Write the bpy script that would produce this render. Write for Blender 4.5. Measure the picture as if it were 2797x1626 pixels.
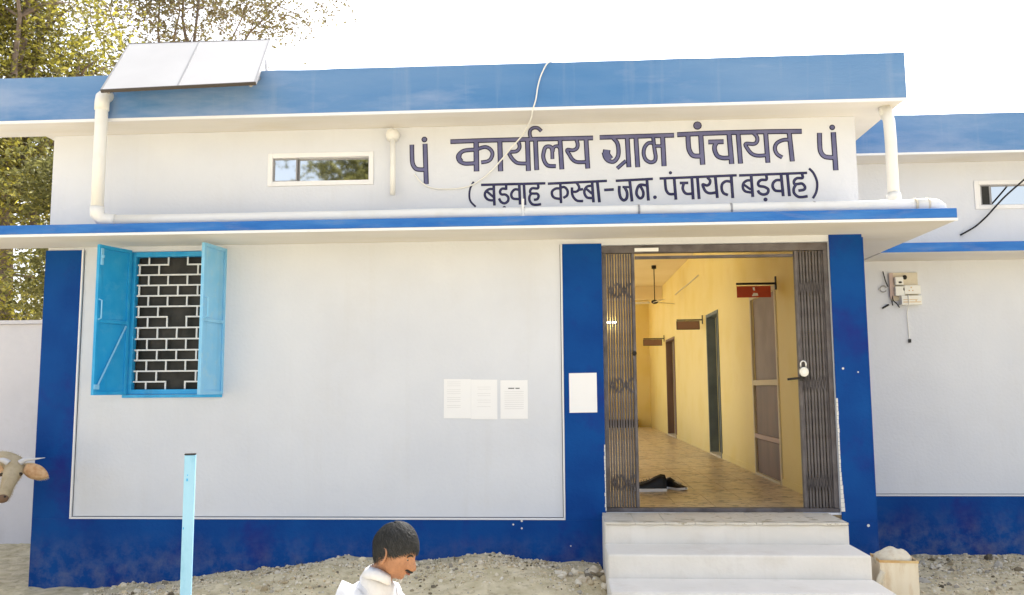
import bpy, bmesh, math, random
from mathutils import Vector, Matrix, noise as mnoise
rnd = random.Random(7)
for o in list(bpy.data.objects): bpy.data.objects.remove(o)
S = bpy.context.scene
COL = S.collection
R = math.radians

# ---------------------------------------------------------------- camera
cam = bpy.data.cameras.new('camera'); co = bpy.data.objects.new('camera', cam); COL.objects.link(co)
cam.sensor_width = 36; cam.lens = 29.606; cam.clip_end = 600; cam.clip_start = 0.05
yaw, pit, rol = R(-3.3772), R(6.1215), R(-0.38163)
f = Vector((math.sin(yaw)*math.cos(pit), math.cos(yaw)*math.cos(pit), math.sin(pit)))
r = Vector((math.cos(yaw), -math.sin(yaw), 0)); u = r.cross(f)
r2 = r*math.cos(rol) + u*math.sin(rol); u2 = u*math.cos(rol) - r*math.sin(rol)
co.matrix_world = Matrix(((r2.x, u2.x, -f.x, 0), (r2.y, u2.y, -f.y, -7.1), (r2.z, u2.z, -f.z, 1.65), (0, 0, 0, 1)))
S.camera = co
# ---------------------------------------------------------------- light
SUN_EL, SUN_AZ = R(50), R(22)
w = bpy.data.worlds.new("World"); S.world = w; w.use_nodes = True
nt = w.node_tree; nt.nodes.clear()
sky = nt.nodes.new('ShaderNodeTexSky'); sky.sky_type = 'NISHITA'; sky.sun_disc = False
sky.sun_elevation = SUN_EL; sky.sun_rotation = SUN_AZ; sky.dust_density = 4.0; sky.air_density = 1.0; sky.ozone_density = 1.0
hs = nt.nodes.new('ShaderNodeHueSaturation'); hs.inputs['Saturation'].default_value = 0.42
bg = nt.nodes.new('ShaderNodeBackground'); bg.inputs['Strength'].default_value = 0.15
wo = nt.nodes.new('ShaderNodeOutputWorld')
nt.links.new(sky.outputs[0], hs.inputs['Color']); nt.links.new(hs.outputs[0], bg.inputs[0]); nt.links.new(bg.outputs[0], wo.inputs[0])
sun = bpy.data.lights.new('sun', 'SUN'); so = bpy.data.objects.new('sun', sun); COL.objects.link(so)
sun.energy = 3.0; sun.angle = R(0.6); sun.color = (1, .96, .91)
sd = Vector((math.sin(SUN_AZ)*math.cos(SUN_EL), math.cos(SUN_AZ)*math.cos(SUN_EL), math.sin(SUN_EL)))
so.rotation_euler = (-sd).to_track_quat('-Z', 'Y').to_euler()
S.view_settings.view_transform = 'Standard'; S.view_settings.look = 'None'
S.view_settings.gamma = 1; S.view_settings.use_curve_mapping = False
S.view_settings.exposure = 1.5
S.render.engine = 'CYCLES'
S.cycles.max_bounces = 8; S.cycles.diffuse_bounces = 6

# ---------------------------------------------------------------- materials
def mat(name, c, c2=None, rough=.7, scale=3.0, bump=0.0, bscale=60, spec=.3, metal=0, stain=None, sscale=1.2, samt=.3, detail=5, stretch=(1,1,1), transl=0, island=None, streak=None, stamt=.3, dust=None):
    m = bpy.data.materials.new(name); m.use_nodes = True; t = m.node_tree; N = t.nodes; L = t.links
    b = N['Principled BSDF']; b.inputs['Roughness'].default_value = rough; b.inputs['Metallic'].default_value = metal
    b.inputs['Specular IOR Level'].default_value = spec
    col = None
    tc = N.new('ShaderNodeTexCoord'); mp = N.new('ShaderNodeMapping'); mp.inputs['Scale'].default_value = stretch
    L.new(tc.outputs['Object'], mp.inputs[0])
    if c2 is not None:
        n = N.new('ShaderNodeTexNoise'); n.inputs['Scale'].default_value = scale; n.inputs['Detail'].default_value = detail
        L.new(mp.outputs[0], n.inputs[0])
        rp = N.new('ShaderNodeValToRGB'); rp.color_ramp.elements[0].position = .35; rp.color_ramp.elements[1].position = .65
        rp.color_ramp.elements[0].color = (*c, 1); rp.color_ramp.elements[1].color = (*c2, 1)
        L.new(n.outputs[0], rp.inputs[0]); col = rp.outputs[0]
    if island:
        g = N.new('ShaderNodeNewGeometry'); rp = N.new('ShaderNodeValToRGB'); cr = rp.color_ramp
        while len(cr.elements) < len(island): cr.elements.new(.5)
        for i, cc in enumerate(island):
            cr.elements[i].position = i/(len(island)-1); cr.elements[i].color = (*cc, 1)
        L.new(g.outputs['Random Per Island'], rp.inputs[0]); col = rp.outputs[0]
    if stain is not None:
        n = N.new('ShaderNodeTexNoise'); n.inputs['Scale'].default_value = sscale; n.inputs['Detail'].default_value = 8; n.inputs['Roughness'].default_value = .65
        L.new(mp.outputs[0], n.inputs[0])
        mr = N.new('ShaderNodeMapRange'); mr.inputs[1].default_value = .52; mr.inputs[2].default_value = .75; mr.inputs[4].default_value = samt
        L.new(n.outputs[0], mr.inputs[0])
        mx = N.new('ShaderNodeMix'); mx.data_type = 'RGBA'
        L.new(mr.outputs[0], mx.inputs[0]); mx.inputs[7].default_value = (*stain, 1)
        if col: L.new(col, mx.inputs[6])
        else: mx.inputs[6].default_value = (*c, 1)
        col = mx.outputs[2]
    if streak is not None:
        mp2 = N.new('ShaderNodeMapping'); mp2.inputs['Scale'].default_value = (5.5, 5.5, .32); L.new(tc.outputs['Object'], mp2.inputs[0])
        n = N.new('ShaderNodeTexNoise'); n.inputs['Scale'].default_value = 1.6; n.inputs['Detail'].default_value = 7; n.inputs['Roughness'].default_value = .6
        L.new(mp2.outputs[0], n.inputs[0]); mr = N.new('ShaderNodeMapRange'); mr.inputs[1].default_value = .55; mr.inputs[2].default_value = .80; mr.inputs[4].default_value = stamt
        L.new(n.outputs[0], mr.inputs[0]); mx = N.new('ShaderNodeMix'); mx.data_type = 'RGBA'; L.new(mr.outputs[0], mx.inputs[0]); mx.inputs[7].default_value = (*streak, 1)
        if col: L.new(col, mx.inputs[6])
        else: mx.inputs[6].default_value = (*c, 1)
        col = mx.outputs[2]
    if dust is not None:     # splashed soil low on the wall
        sx = N.new('ShaderNodeSeparateXYZ'); L.new(tc.outputs['Object'], sx.inputs[0])
        n = N.new('ShaderNodeTexNoise'); n.inputs['Scale'].default_value = 7; n.inputs['Detail'].default_value = 8; n.inputs['Roughness'].default_value = .7; L.new(tc.outputs['Object'], n.inputs[0])
        m1 = N.new('ShaderNodeMapRange'); m1.inputs[1].default_value = .48; m1.inputs[2].default_value = .10; L.new(sx.outputs[2], m1.inputs[0])
        m2 = N.new('ShaderNodeMapRange'); m2.inputs[1].default_value = .42; m2.inputs[2].default_value = .70; m2.inputs[4].default_value = .34; L.new(n.outputs[0], m2.inputs[0])
        mu_ = N.new('ShaderNodeMath'); mu_.operation = 'MULTIPLY'; L.new(m1.outputs[0], mu_.inputs[0]); L.new(m2.outputs[0], mu_.inputs[1])
        mx = N.new('ShaderNodeMix'); mx.data_type = 'RGBA'; L.new(mu_.outputs[0], mx.inputs[0]); mx.inputs[7].default_value = (*dust, 1)
        L.new(col, mx.inputs[6]); col = mx.outputs[2]
    if col: L.new(col, b.inputs['Base Color'])
    else: b.inputs['Base Color'].default_value = (*c, 1)
    if bump:
        n = N.new('ShaderNodeTexNoise'); n.inputs['Scale'].default_value = bscale; n.inputs['Detail'].default_value = 6
        L.new(mp.outputs[0], n.inputs[0])
        bp = N.new('ShaderNodeBump'); bp.inputs['Strength'].default_value = bump; bp.inputs['Distance'].default_value = .01
        L.new(n.outputs[0], bp.inputs['Height']); L.new(bp.outputs[0], b.inputs['Normal'])
    if transl:
        tr = N.new('ShaderNodeBsdfTranslucent'); ms = N.new('ShaderNodeMixShader'); ms.inputs[0].default_value = transl
        if col: L.new(col, tr.inputs[0])
        L.new(b.outputs[0], ms.inputs[1]); L.new(tr.outputs[0], ms.inputs[2]); L.new(ms.outputs[0], N['Material Output'].inputs[0])
    return m

M = {}
M['wall'] = mat('wall_paint', (.645,.668,.730), (.69,.712,.770), rough=.85, scale=1.3, bump=.3, bscale=35, stain=(.60,.59,.59), sscale=.9, samt=.35, streak=(.54,.52,.50), stamt=.13)
M['soffit'] = mat('soffit_limewash', (.72,.69,.64), (.76,.73,.69), rough=.9, scale=2, bump=.25, bscale=30, stain=(.62,.53,.34), sscale=1.6, samt=.35, stretch=(.6,2,1))
M['trim'] = mat('white_trim_paint', (.80,.80,.82), rough=.7, bump=.15)
M['blue'] = mat('deep_blue_paint', (.001,.046,.235), (.002,.066,.285), rough=.6, scale=2.2, bump=.3, bscale=40, stain=(.014,.018,.19), sscale=1.7, samt=.9, spec=.12, dust=(.30,.29,.30))
M['parapet'] = mat('flare_washed_blue_paint', (.035,.17,.43), (.15,.275,.50), rough=.6, scale=.55, bump=.25, bscale=25, stain=(.30,.385,.58), sscale=.6, samt=1.0, spec=.3, stretch=(.6,1,2.5), streak=(.30,.38,.52), stamt=.35)  # lighter patches and streaks put a lens-flare wash into the blue
M['edgeblue'] = mat('slab_edge_blue_paint', (.015,.13,.46), (.05,.20,.54), rough=.6, scale=5, bump=.4, bscale=40, stain=(.16,.22,.42), sscale=7, samt=.7, stretch=(.4,1,2))
M['pvc'] = mat('white_plastic_pipe', (.80,.79,.76), rough=.4, stain=(.60,.56,.45), sscale=4, samt=.3, spec=.5)
M['skyblue'] = mat('sky_blue_enamel', (.012,.33,.70), (.03,.38,.74), rough=.38, scale=6, bump=.1, bscale=80, stain=(.10,.46,.76), sscale=9, samt=.6, spec=.4, streak=(.02,.20,.42), stamt=.6)
M['paleblue'] = mat('lightened_sky_blue_enamel', (.20,.53,.82), (.26,.58,.85), rough=.4, scale=5, bump=.1, stain=(.42,.60,.70), sscale=12, samt=.5, spec=.4, streak=(.16,.38,.58), stamt=.5)  # lighter copy of the sky blue: brightness of the right-facing leaf in the colour
M['grille'] = mat('white_grille_enamel', (.80,.80,.80), rough=.5)
M['netting'] = mat('dark_window_glass', (.012,.014,.013), (.045,.042,.038), rough=.5, scale=5, spec=.25)
M['gate'] = mat('grey_brown_gate_enamel', (.085,.075,.077), (.155,.138,.14), rough=.55, scale=9, bump=.3, bscale=60, stain=(.10,.07,.05), sscale=6, samt=.6)
M['gatedark'] = mat('gate_bar_dark', (.055,.05,.05), rough=.6)
M['steel'] = mat('padlock_steel', (.75,.75,.74), rough=.3, metal=.7)
M['brass'] = mat('padlock_body', (.70,.69,.64), rough=.35, metal=.4)
M['yellow'] = mat('yellow_distemper', (.76,.60,.20), (.80,.66,.28), rough=.6, scale=1.5, bump=.2, bscale=30, stain=(.70,.50,.13), sscale=1.5, samt=.4)
M['ceil'] = mat('cream_distemper', (.74,.60,.33), (.78,.65,.40), rough=.8, scale=1.5)
M['doorwood'] = mat('brown_door_panel', (.13,.075,.045), (.20,.12,.075), rough=.55, scale=4, stretch=(1,1,.25), bump=.1)
M['curtain'] = mat('grey_brown_door_sheet', (.21,.16,.13), (.27,.21,.17), rough=.6, scale=3)
M['frame'] = mat('cream_door_frame', (.62,.54,.36), rough=.6)
M['tealframe'] = mat('grey_green_door_frame', (.10,.12,.11), (.15,.17,.15), rough=.6, scale=4)
M['black'] = mat('black_rubber', (.012,.012,.014), rough=.5)
M['blackiron'] = mat('black_iron', (.02,.018,.016), rough=.5)
M['redsign'] = mat('red_sign_paint', (.42,.06,.025), rough=.5)
M['brownsign'] = mat('brown_sign_paint', (.24,.13,.08), rough=.5)
M['paper'] = mat('notice_paper', (.86,.86,.88), rough=.8)
M['ink'] = mat('grey_print', (.50,.50,.52), rough=.9)
M['inkshade'] = mat('dark_print_and_shade', (.10,.10,.11), rough=.9)
M['letter'] = mat('violet_grey_lettering', (.095,.10,.22), (.15,.15,.28), rough=.6, scale=6)
M['letteredge'] = mat('navy_lettering_outline', (.010,.010,.040), rough=.6)
M['letter2'] = mat('slate_blue_small_lettering', (.022,.022,.085), (.05,.05,.13), rough=.6, scale=8)
M['step'] = mat('painted_cement_step', (.76,.72,.655), (.80,.76,.70), rough=.85, scale=3, bump=.5, bscale=25, stain=(.56,.49,.40), sscale=3.2, samt=.4, streak=(.56,.5,.43), stamt=.22)
M['tile'] = mat('corridor_tile', (.52,.40,.24), (.66,.55,.38), rough=.35, scale=5, stain=(.10,.065,.03), sscale=9, samt=1.0, spec=.5, stretch=(1,1.3,1))
M['tilelight'] = mat('threshold_tile', (.62,.57,.48), (.72,.68,.60), rough=.5, scale=9, stain=(.24,.19,.08), sscale=9, samt=.95, stretch=(1,1.4,1))
M['moss'] = mat('grimy_chip', (.16,.13,.05), (.30,.24,.13), rough=.9, scale=30)
M['sashgrey'] = mat('grey_sash_metal', (.30,.30,.32), rough=.5)
M['tilebed'] = mat('mortar_bed', (.22,.17,.10), rough=.9)
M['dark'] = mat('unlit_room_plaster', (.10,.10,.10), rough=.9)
M['soil'] = mat('sandy_rubble_soil', (.50,.43,.27), (.68,.59,.41), rough=.95, scale=9, bump=1, bscale=30, stain=(.20,.15,.09), sscale=14, samt=.8)
M['stone'] = mat('rubble_stone', (.5,.45,.37), rough=.95, bump=.6, bscale=30, island=[(.72,.63,.47),(.50,.40,.25),(.76,.70,.60),(.10,.08,.05),(.68,.55,.35),(.76,.70,.58),(.60,.52,.38)])
M['bark'] = mat('greyish_bark', (.16,.12,.10), (.24,.19,.16), rough=.9, scale=10, bump=.6, bscale=20)
M['leafA'] = mat('yellow_green_leaf', (.1,.1,.02), rough=.5, transl=.5, island=[(.20,.19,.035),(.36,.33,.05),(.10,.10,.03),(.50,.45,.08),(.14,.12,.05),(.06,.06,.03)])
M['leafB'] = mat('dry_brown_green_leaf', (.1,.1,.02), rough=.6, transl=.4, island=[(.20,.15,.07),(.12,.09,.05),(.24,.22,.08),(.15,.13,.10)])
M['leafC'] = mat('olive_leaf', (.1,.1,.02), rough=.6, transl=.4, island=[(.16,.16,.05),(.10,.10,.03),(.26,.25,.08),(.06,.06,.02)])
M['panel'] = mat('solar_panel_face_with_glare', (.50,.49,.48), (.54,.53,.52), rough=.4, scale=2, spec=.3)  # sky reflection on the glass put into the pale base colour
M['panelframe'] = mat('dark_panel_frame', (.07,.06,.055), rough=.5)
M['alu'] = mat('grey_aluminium', (.36,.35,.34), rough=.4, metal=.5)
M['pole'] = mat('pale_blue_post_paint', (.28,.54,.74), (.33,.59,.78), rough=.5, scale=8, bump=.1, stain=(.10,.34,.52), sscale=16, samt=.5, stretch=(1,1,.4))
M['meter'] = mat('meter_box_plastic', (.80,.79,.74), rough=.4)
M['meterboard'] = mat('aged_cream_board', (.62,.55,.42), (.68,.62,.50), rough=.7, scale=9, stain=(.40,.26,.14), sscale=14, samt=.6)
M['pinkboard'] = mat('faded_pink_strip', (.52,.40,.36), rough=.7)
M['bwall'] = mat('boundary_wall_limewash', (.66,.65,.69), (.72,.71,.75), rough=.9, scale=2, bump=.4, bscale=20, stain=(.45,.43,.44), sscale=2, samt=.4)
M['skin'] = mat('brown_skin', (.36,.175,.095), (.45,.225,.125), rough=.5, scale=22, spec=.4, bump=.5, bscale=120, stain=(.17,.07,.04), sscale=14, samt=.5)
M['shirt'] = mat('white_cotton_shirt', (.66,.66,.68), (.74,.74,.76), rough=.9, scale=9, bump=.9, bscale=14, stain=(.52,.50,.47), sscale=7, samt=.5)
M['trouser'] = mat('grey_cotton_trousers', (.22,.22,.24), rough=.9)
M['hair'] = mat('dark_grey_hair', (.02,.02,.02), rough=.6, spec=.2, island=[(.030,.030,.029),(.05,.05,.048),(.018,.018,.018),(.065,.064,.062)])
M['eye'] = mat('eye_white', (.40,.34,.29), rough=.4)
M['iris'] = mat('dark_iris', (.02,.012,.008), rough=.2)
M['lip'] = mat('lip_brown', (.25,.09,.06), rough=.5)
M['cow'] = mat('fawn_cow_hide', (.42,.33,.20), (.60,.50,.34), rough=.9, scale=9, bump=1, bscale=140, stain=(.26,.18,.11), sscale=9, samt=.8)
M['earin'] = mat('tan_inner_ear', (.50,.27,.13), (.66,.44,.26), rough=.85, scale=26, bump=.8, bscale=150)
M['horn'] = mat('grey_horn', (.55,.54,.56), rough=.5)
M['tin'] = mat('cream_tin_sheet', (.72,.62,.46), (.78,.70,.56), rough=.5, scale=6, metal=.1, stain=(.48,.30,.12), sscale=7, samt=.6, stretch=(2,2,.5))
M['tinrust'] = mat('rusty_tin_edge', (.55,.32,.12), (.66,.48,.24), rough=.7, scale=12)
M['chip'] = mat('exposed_plaster', (.72,.70,.66), rough=.95)
M['tube'] = mat('white_enamel', (.88,.88,.88), rough=.25)

for nd in M['tile'].node_tree.nodes:
    if nd.bl_idname == 'ShaderNodeMapRange': nd.inputs[1].default_value = .555; nd.inputs[2].default_value = .60; nd.inputs[4].default_value = .85
for nd in M['tilelight'].node_tree.nodes:
    if nd.bl_idname == 'ShaderNodeMapRange': nd.inputs[1].default_value = .57; nd.inputs[2].default_value = .63; nd.inputs[4].default_value = .75
# mirror film glass
gm = bpy.data.materials.new('mirror_film_glass'); gm.use_nodes = True
b = gm.node_tree.nodes['Principled BSDF']; b.inputs['Base Color'].default_value = (.55,.57,.58,1); b.inputs['Metallic'].default_value = 1; b.inputs['Roughness'].default_value = .03
M['mirror'] = gm
lm = bpy.data.materials.new('lit_tube'); lm.use_nodes = True
b = lm.node_tree.nodes['Principled BSDF']; b.inputs['Emission Color'].default_value = (1,.93,.75,1); b.inputs['Emission Strength'].default_value = 14; b.inputs['Base Color'].default_value = (.8,.8,.8,1)
M['lamp'] = lm

# ---------------------------------------------------------------- helpers
ORG = {}
def tag(o, label=None, cat=None, group=None, kind=None):
    if label: o['label'] = label
    if cat: o['category'] = cat
    if group: o['group'] = group
    if kind: o['kind'] = kind
    return o
def empty(name, loc, label=None, cat=None, group=None):
    o = bpy.data.objects.new(name, None); COL.objects.link(o); o.location = loc; o.empty_display_size = .2
    ORG[o] = Vector(loc); return tag(o, label, cat, group)
class MB:
    def __init__(s): s.v = []; s.f = []
    def quad(s, *p):
        n = len(s.v); s.v += [tuple(q) for q in p]; s.f.append(tuple(range(n, n+len(p)))); return s
    def box(s, x0, x1, y0, y1, z0, z1):
        n = len(s.v)
        s.v += [(x0,y0,z0),(x1,y0,z0),(x1,y1,z0),(x0,y1,z0),(x0,y0,z1),(x1,y0,z1),(x1,y1,z1),(x0,y1,z1)]
        for q in ((0,3,2,1),(4,5,6,7),(0,1,5,4),(1,2,6,5),(2,3,7,6),(3,0,4,7)): s.f.append(tuple(n+i for i in q))
        return s
    def xbox(s, mtx, x0, x1, y0, y1, z0, z1):
        n = len(s.v); s.box(x0, x1, y0, y1, z0, z1)
        for i in range(n, len(s.v)): s.v[i] = tuple(mtx @ Vector(s.v[i]))
        return s
    def tube(s, path, r, n=10, cap=True):
        P = [Vector(p) for p in path]; rs = r if isinstance(r, (list, tuple)) else [r]*len(P)
        base = len(s.v); up = Vector((0.13, .31, .94)).normalized(); prev = None
        for i, p in enumerate(P):
            d = (P[min(i+1, len(P)-1)] - P[max(i-1, 0)]).normalized()
            a = prev if prev is not None else (up if abs(d.dot(up)) < .9 else Vector((1,.1,0)))
            a = (a - d*a.dot(d)).normalized(); prev = a; b_ = d.cross(a)
            for k in range(n):
                t = 2*math.pi*k/n; q = p + (a*math.cos(t) + b_*math.sin(t))*rs[i]; s.v.append(tuple(q))
        for i in range(len(P)-1):
            for k in range(n):
                k2 = (k+1) % n
                s.f.append((base+i*n+k, base+i*n+k2, base+(i+1)*n+k2, base+(i+1)*n+k))
        if cap:
            s.f.append(tuple(base+k for k in reversed(range(n)))); s.f.append(tuple(base+(len(P)-1)*n+k for k in range(n)))
        return s
    def ball(s, c, r, seg=10, rings=7, mtx=None):
        rr = r if isinstance(r, (list, tuple)) else (r, r, r); base = len(s.v)
        for i in range(rings+1):
            a = math.pi*i/rings
            for k in range(seg):
                t = 2*math.pi*k/seg; p = Vector((rr[0]*math.sin(a)*math.cos(t), rr[1]*math.sin(a)*math.sin(t), rr[2]*math.cos(a)))
                if mtx: p = mtx @ p
                s.v.append(tuple(Vector(c)+p))
        for i in range(rings):
            for k in range(seg):
                k2 = (k+1) % seg; s.f.append((base+i*seg+k, base+(i+1)*seg+k, base+(i+1)*seg+k2, base+i*seg+k2))
        return s
    def ribbon(s, pts, w, y, cap=True):          # flat painted stroke on an xz wall
        P = [Vector(p) for p in pts]
        if len(P) > 2:
            Q = []
            for i in range(len(P)-1):
                p0 = P[max(i-1,0)]; p1 = P[i]; p2 = P[i+1]; p3 = P[min(i+2,len(P)-1)]
                for k in range(6):
                    t = k/6; Q.append(.5*((2*p1)+(p2-p0)*t+(2*p0-5*p1+4*p2-p3)*t*t+(3*p1-p0-3*p2+p3)*t**3))
            Q.append(P[-1]); P = Q
        base = len(s.v); n = len(P)
        for i, p in enumerate(P):
            d = (P[min(i+1,n-1)]-P[max(i-1,0)]).normalized(); q = Vector((-d.y, d.x))*w/2
            if i == 0: p = p - d*w*.12
            if i == n-1: p = p + d*w*.12
            s.v.append((p.x+q.x, y, p.y+q.y)); s.v.append((p.x-q.x, y, p.y-q.y))
        for i in range(n-1): s.f.append((base+2*i, base+2*i+1, base+2*i+3, base+2*i+2))
        return s
    def disc(s, c, r, y, n=16):
        base = len(s.v)
        for k in range(n): t = 2*math.pi*k/n; s.v.append((c[0]+r*math.cos(t), y, c[1]+r*math.sin(t)))
        s.f.append(tuple(base+k for k in range(n))); return s
    def data(s, name, m, org=(0,0,0), smooth=False):
        me = bpy.data.meshes.new(name); o_ = Vector(org)
        me.from_pydata([tuple(Vector(p)-o_) for p in s.v], [], s.f); me.validate(); me.update()
        me.materials.append(m)
        if smooth: me.polygons.foreach_set('use_smooth', [True]*len(me.polygons))
        return me
    def build(s, name, m, parent=None, org=None, smooth=False, bevel=0, label=None, loc=None):
        pa = ORG[parent] if parent is not None else None
        base = Vector(org) if org is not None else (pa if pa is not None else Vector((0,0,0)))
        me = s.data(name, M[m] if isinstance(m, str) else m, base, smooth)
        o = bpy.data.objects.new(name, me); COL.objects.link(o)
        if parent is not None: o.parent = parent; o.location = base-pa
        else: o.location = base
        ORG[o] = base
        if bevel:
            bv = o.modifiers.new('bevel', 'BEVEL'); bv.width = bevel; bv.segments = 2; bv.limit_method = 'ANGLE'
        if label: o['label'] = label
        return o
def arc(c, r, a0, a1, n, plane='xz', y=0):
    out = []
    for i in range(n+1):
        a = R(a0+(a1-a0)*i/n)
        p = (c[0]+r*math.cos(a), y, c[1]+r*math.sin(a)) if plane == 'xz' else (y, c[0]+r*math.cos(a), c[1]+r*math.sin(a))
        out.append(p)
    return out
def wall_holes(name, x0, x1, z0, z1, holes, yf, yb, m, parent):
    mb = MB(); xs = sorted({x0, x1, *[h[0] for h in holes], *[h[1] for h in holes]}); zs = sorted({z0, z1, *[h[2] for h in holes], *[h[3] for h in holes]})
    inh = lambda x, z: any(h[0] < x < h[1] and h[2] < z < h[3] for h in holes)
    for i in range(len(xs)-1):
        for j in range(len(zs)-1):
            a, b_, c, d = xs[i], xs[i+1], zs[j], zs[j+1]
            if inh((a+b_)/2, (c+d)/2): continue
            mb.quad((a,yf,c),(b_,yf,c),(b_,yf,d),(a,yf,d)); mb.quad((b_,yb,c),(a,yb,c),(a,yb,d),(b_,yb,d))
    for a, b_, c, d in holes:
        mb.quad((a,yf,c),(a,yb,c),(a,yb,d),(a,yf,d)); mb.quad((b_,yf,d),(b_,yb,d),(b_,yb,c),(b_,yf,c))
        if c > z0: mb.quad((a,yf,c),(b_,yf,c),(b_,yb,c),(a,yb,c))
        if d < z1: mb.quad((a,yf,d),(a,yb,d),(b_,yb,d),(b_,yf,d))
    mb.quad((x0,yf,z0),(x0,yf,z1),(x0,yb,z1),(x0,yb,z0)); mb.quad((x1,yf,z0),(x1,yb,z0),(x1,yb,z1),(x1,yf,z1))
    mb.quad((x0,yf,z1),(x1,yf,z1),(x1,yb,z1),(x0,yb,z1))
    return mb.build(name, m, parent)
def clones(first, offsets, parent):
    for d in offsets:
        c = first.copy(); COL.objects.link(c); c.parent = parent; c.location = first.location + Vector(d); ORG[c] = ORG[first]+Vector(d)
# ================================================================ SETTING: ground
def gz(x, y):
    z = 0.0
    prof = [(-6,0),(-3.9,.0),(-3.4,.05),(-2.8,.14),(-2.17,.20),(-1.85,.275),(-1.26,.25),(-.6,.30),(.03,.235),(.28,.22),(.34,.10),(2.6,.02),(4,0)]
    h = 0
    for (a, ha), (b_, hb) in zip(prof, prof[1:]):
        if a <= x <= b_: t = (x-a)/(b_-a); h = ha+(hb-ha)*t
    if y < .3: z += h*math.exp(-((y+.45)/(.75 if y < -.45 else 3))**2)
    if abs(x) < 9 and -7 < y < 3:
        z += .026*mnoise.noise(Vector((x*2.3, y*2.3, 0))) + .020*mnoise.noise(Vector((x*7, y*7, 3))) + .008*mnoise.noise(Vector((x*19, y*19, 3)))
    return z
def axis(lo, hi, step, far):
    a = [-far, -far/2, -far/4, lo-6, lo-2]; v = lo
    while v <= hi+1e-6: a.append(v); v += step
    return a + [hi+2, hi+6, far/4, far/2, far]
gx, gy = axis(-7, 6, .045, 220), axis(-6, 2.4, .045, 220)
g = MB()
for yy in gy:
    for xx in gx: g.v.append((xx, yy, gz(xx, yy)))
nx = len(gx)
for j in range(len(gy)-1):
    for i in range(nx-1): g.f.append((j*nx+i, j*nx+i+1, (j+1)*nx+i+1, (j+1)*nx+i))
go = g.build('ground', 'soil', smooth=True); tag(go, kind='structure')
# rubble on the ground: far more pieces than anybody could count
ico = bmesh.new(); bmesh.ops.create_icosphere(ico, subdivisions=1, radius=1)
iv = [v.co.copy() for v in ico.verts]; fi = [tuple(v.index for v in f_.verts) for f_ in ico.faces]; ico.free()
st = MB()
def stone(x, y, s):
    n = len(st.v); q = Matrix.Rotation(rnd.random()*6, 3, 'X') @ Matrix.Rotation(rnd.random()*6, 3, 'Z')
    sc = Vector((rnd.uniform(.6,1.3), rnd.uniform(.6,1.3), rnd.uniform(.45,.9)))*s
    z = gz(x, y)
    for c in iv:
        p = q @ Vector((c.x*sc.x, c.y*sc.y, c.z*sc.z))*rnd.uniform(.8,1.15); st.v.append((x+p.x, y+p.y, z+p.z+s*.15))
    for t in fi: st.f.append(tuple(n+i for i in t))
for _ in range(12000):
    x = rnd.uniform(-3.9, .30); y = -.01-abs(rnd.gauss(0, .55))
    if mnoise.noise(Vector((x*1.7, y*3, 9))) < -.05 and rnd.random() < .8: continue
    stone(x, y, min(.034, .0035*math.exp(abs(rnd.gauss(0, .68)))))
for _ in range(5000):
    x = rnd.uniform(2.35, 6); y = 1.55-abs(rnd.gauss(0, 1.2)); stone(x, y, min(.05, .005*math.exp(abs(rnd.gauss(0, .75)))))
for _ in range(1500):
    x = rnd.uniform(-6, 4); y = rnd.uniform(-6, -1.9)
    stone(x, y, rnd.choice((.008,.012,.018)))
for _ in range(30): stone(rnd.uniform(-.05,.3), rnd.uniform(-.7,-.35), rnd.uniform(.025,.045))
tag(st.build('gravel', 'stone'), 'pale sandy rubble and gravel heaped against the blue plinth', 'gravel', kind='stuff')

# ================================================================ MAIN OFFICE BUILDING
ob = empty('office_building', (-1.0, 0, 0), 'low white village office with blue parapet, blue corner bands and painted Hindi heading', 'building')
XL, XR, ZF = -4.52, 2.50, .627
GATE = (.345, 2.235, ZF, 2.85); WIN = (-3.78, -2.92, 1.612, 2.862); VEN = (-2.56, -1.62, 3.418, 3.712)
wall_holes('front_wall', XL, XR, -.3, 3.92, [GATE, WIN, VEN], 0, .23, 'wall', ob)
MB().box(XL, XL+.23, .23, 3.2, -.3, 3.92).build('side_wall', 'wall', ob)
MB().box(XR-.23, XR, .23, 1.6, -.3, 3.92).build('side_wall', 'wall', ob)
MB().box(XL+.23, .12, 2.97, 3.2, -.3, 3.92).build('rear_wall', 'wall', ob)
# dark room lining behind the window
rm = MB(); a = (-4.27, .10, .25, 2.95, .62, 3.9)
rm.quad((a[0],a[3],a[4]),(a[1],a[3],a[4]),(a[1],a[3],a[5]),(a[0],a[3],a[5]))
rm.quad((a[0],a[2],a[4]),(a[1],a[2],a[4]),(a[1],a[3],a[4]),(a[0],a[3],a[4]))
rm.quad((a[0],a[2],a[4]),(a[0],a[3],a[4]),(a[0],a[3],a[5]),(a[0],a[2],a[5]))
rm.build('room_interior', 'dark', ob)
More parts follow.
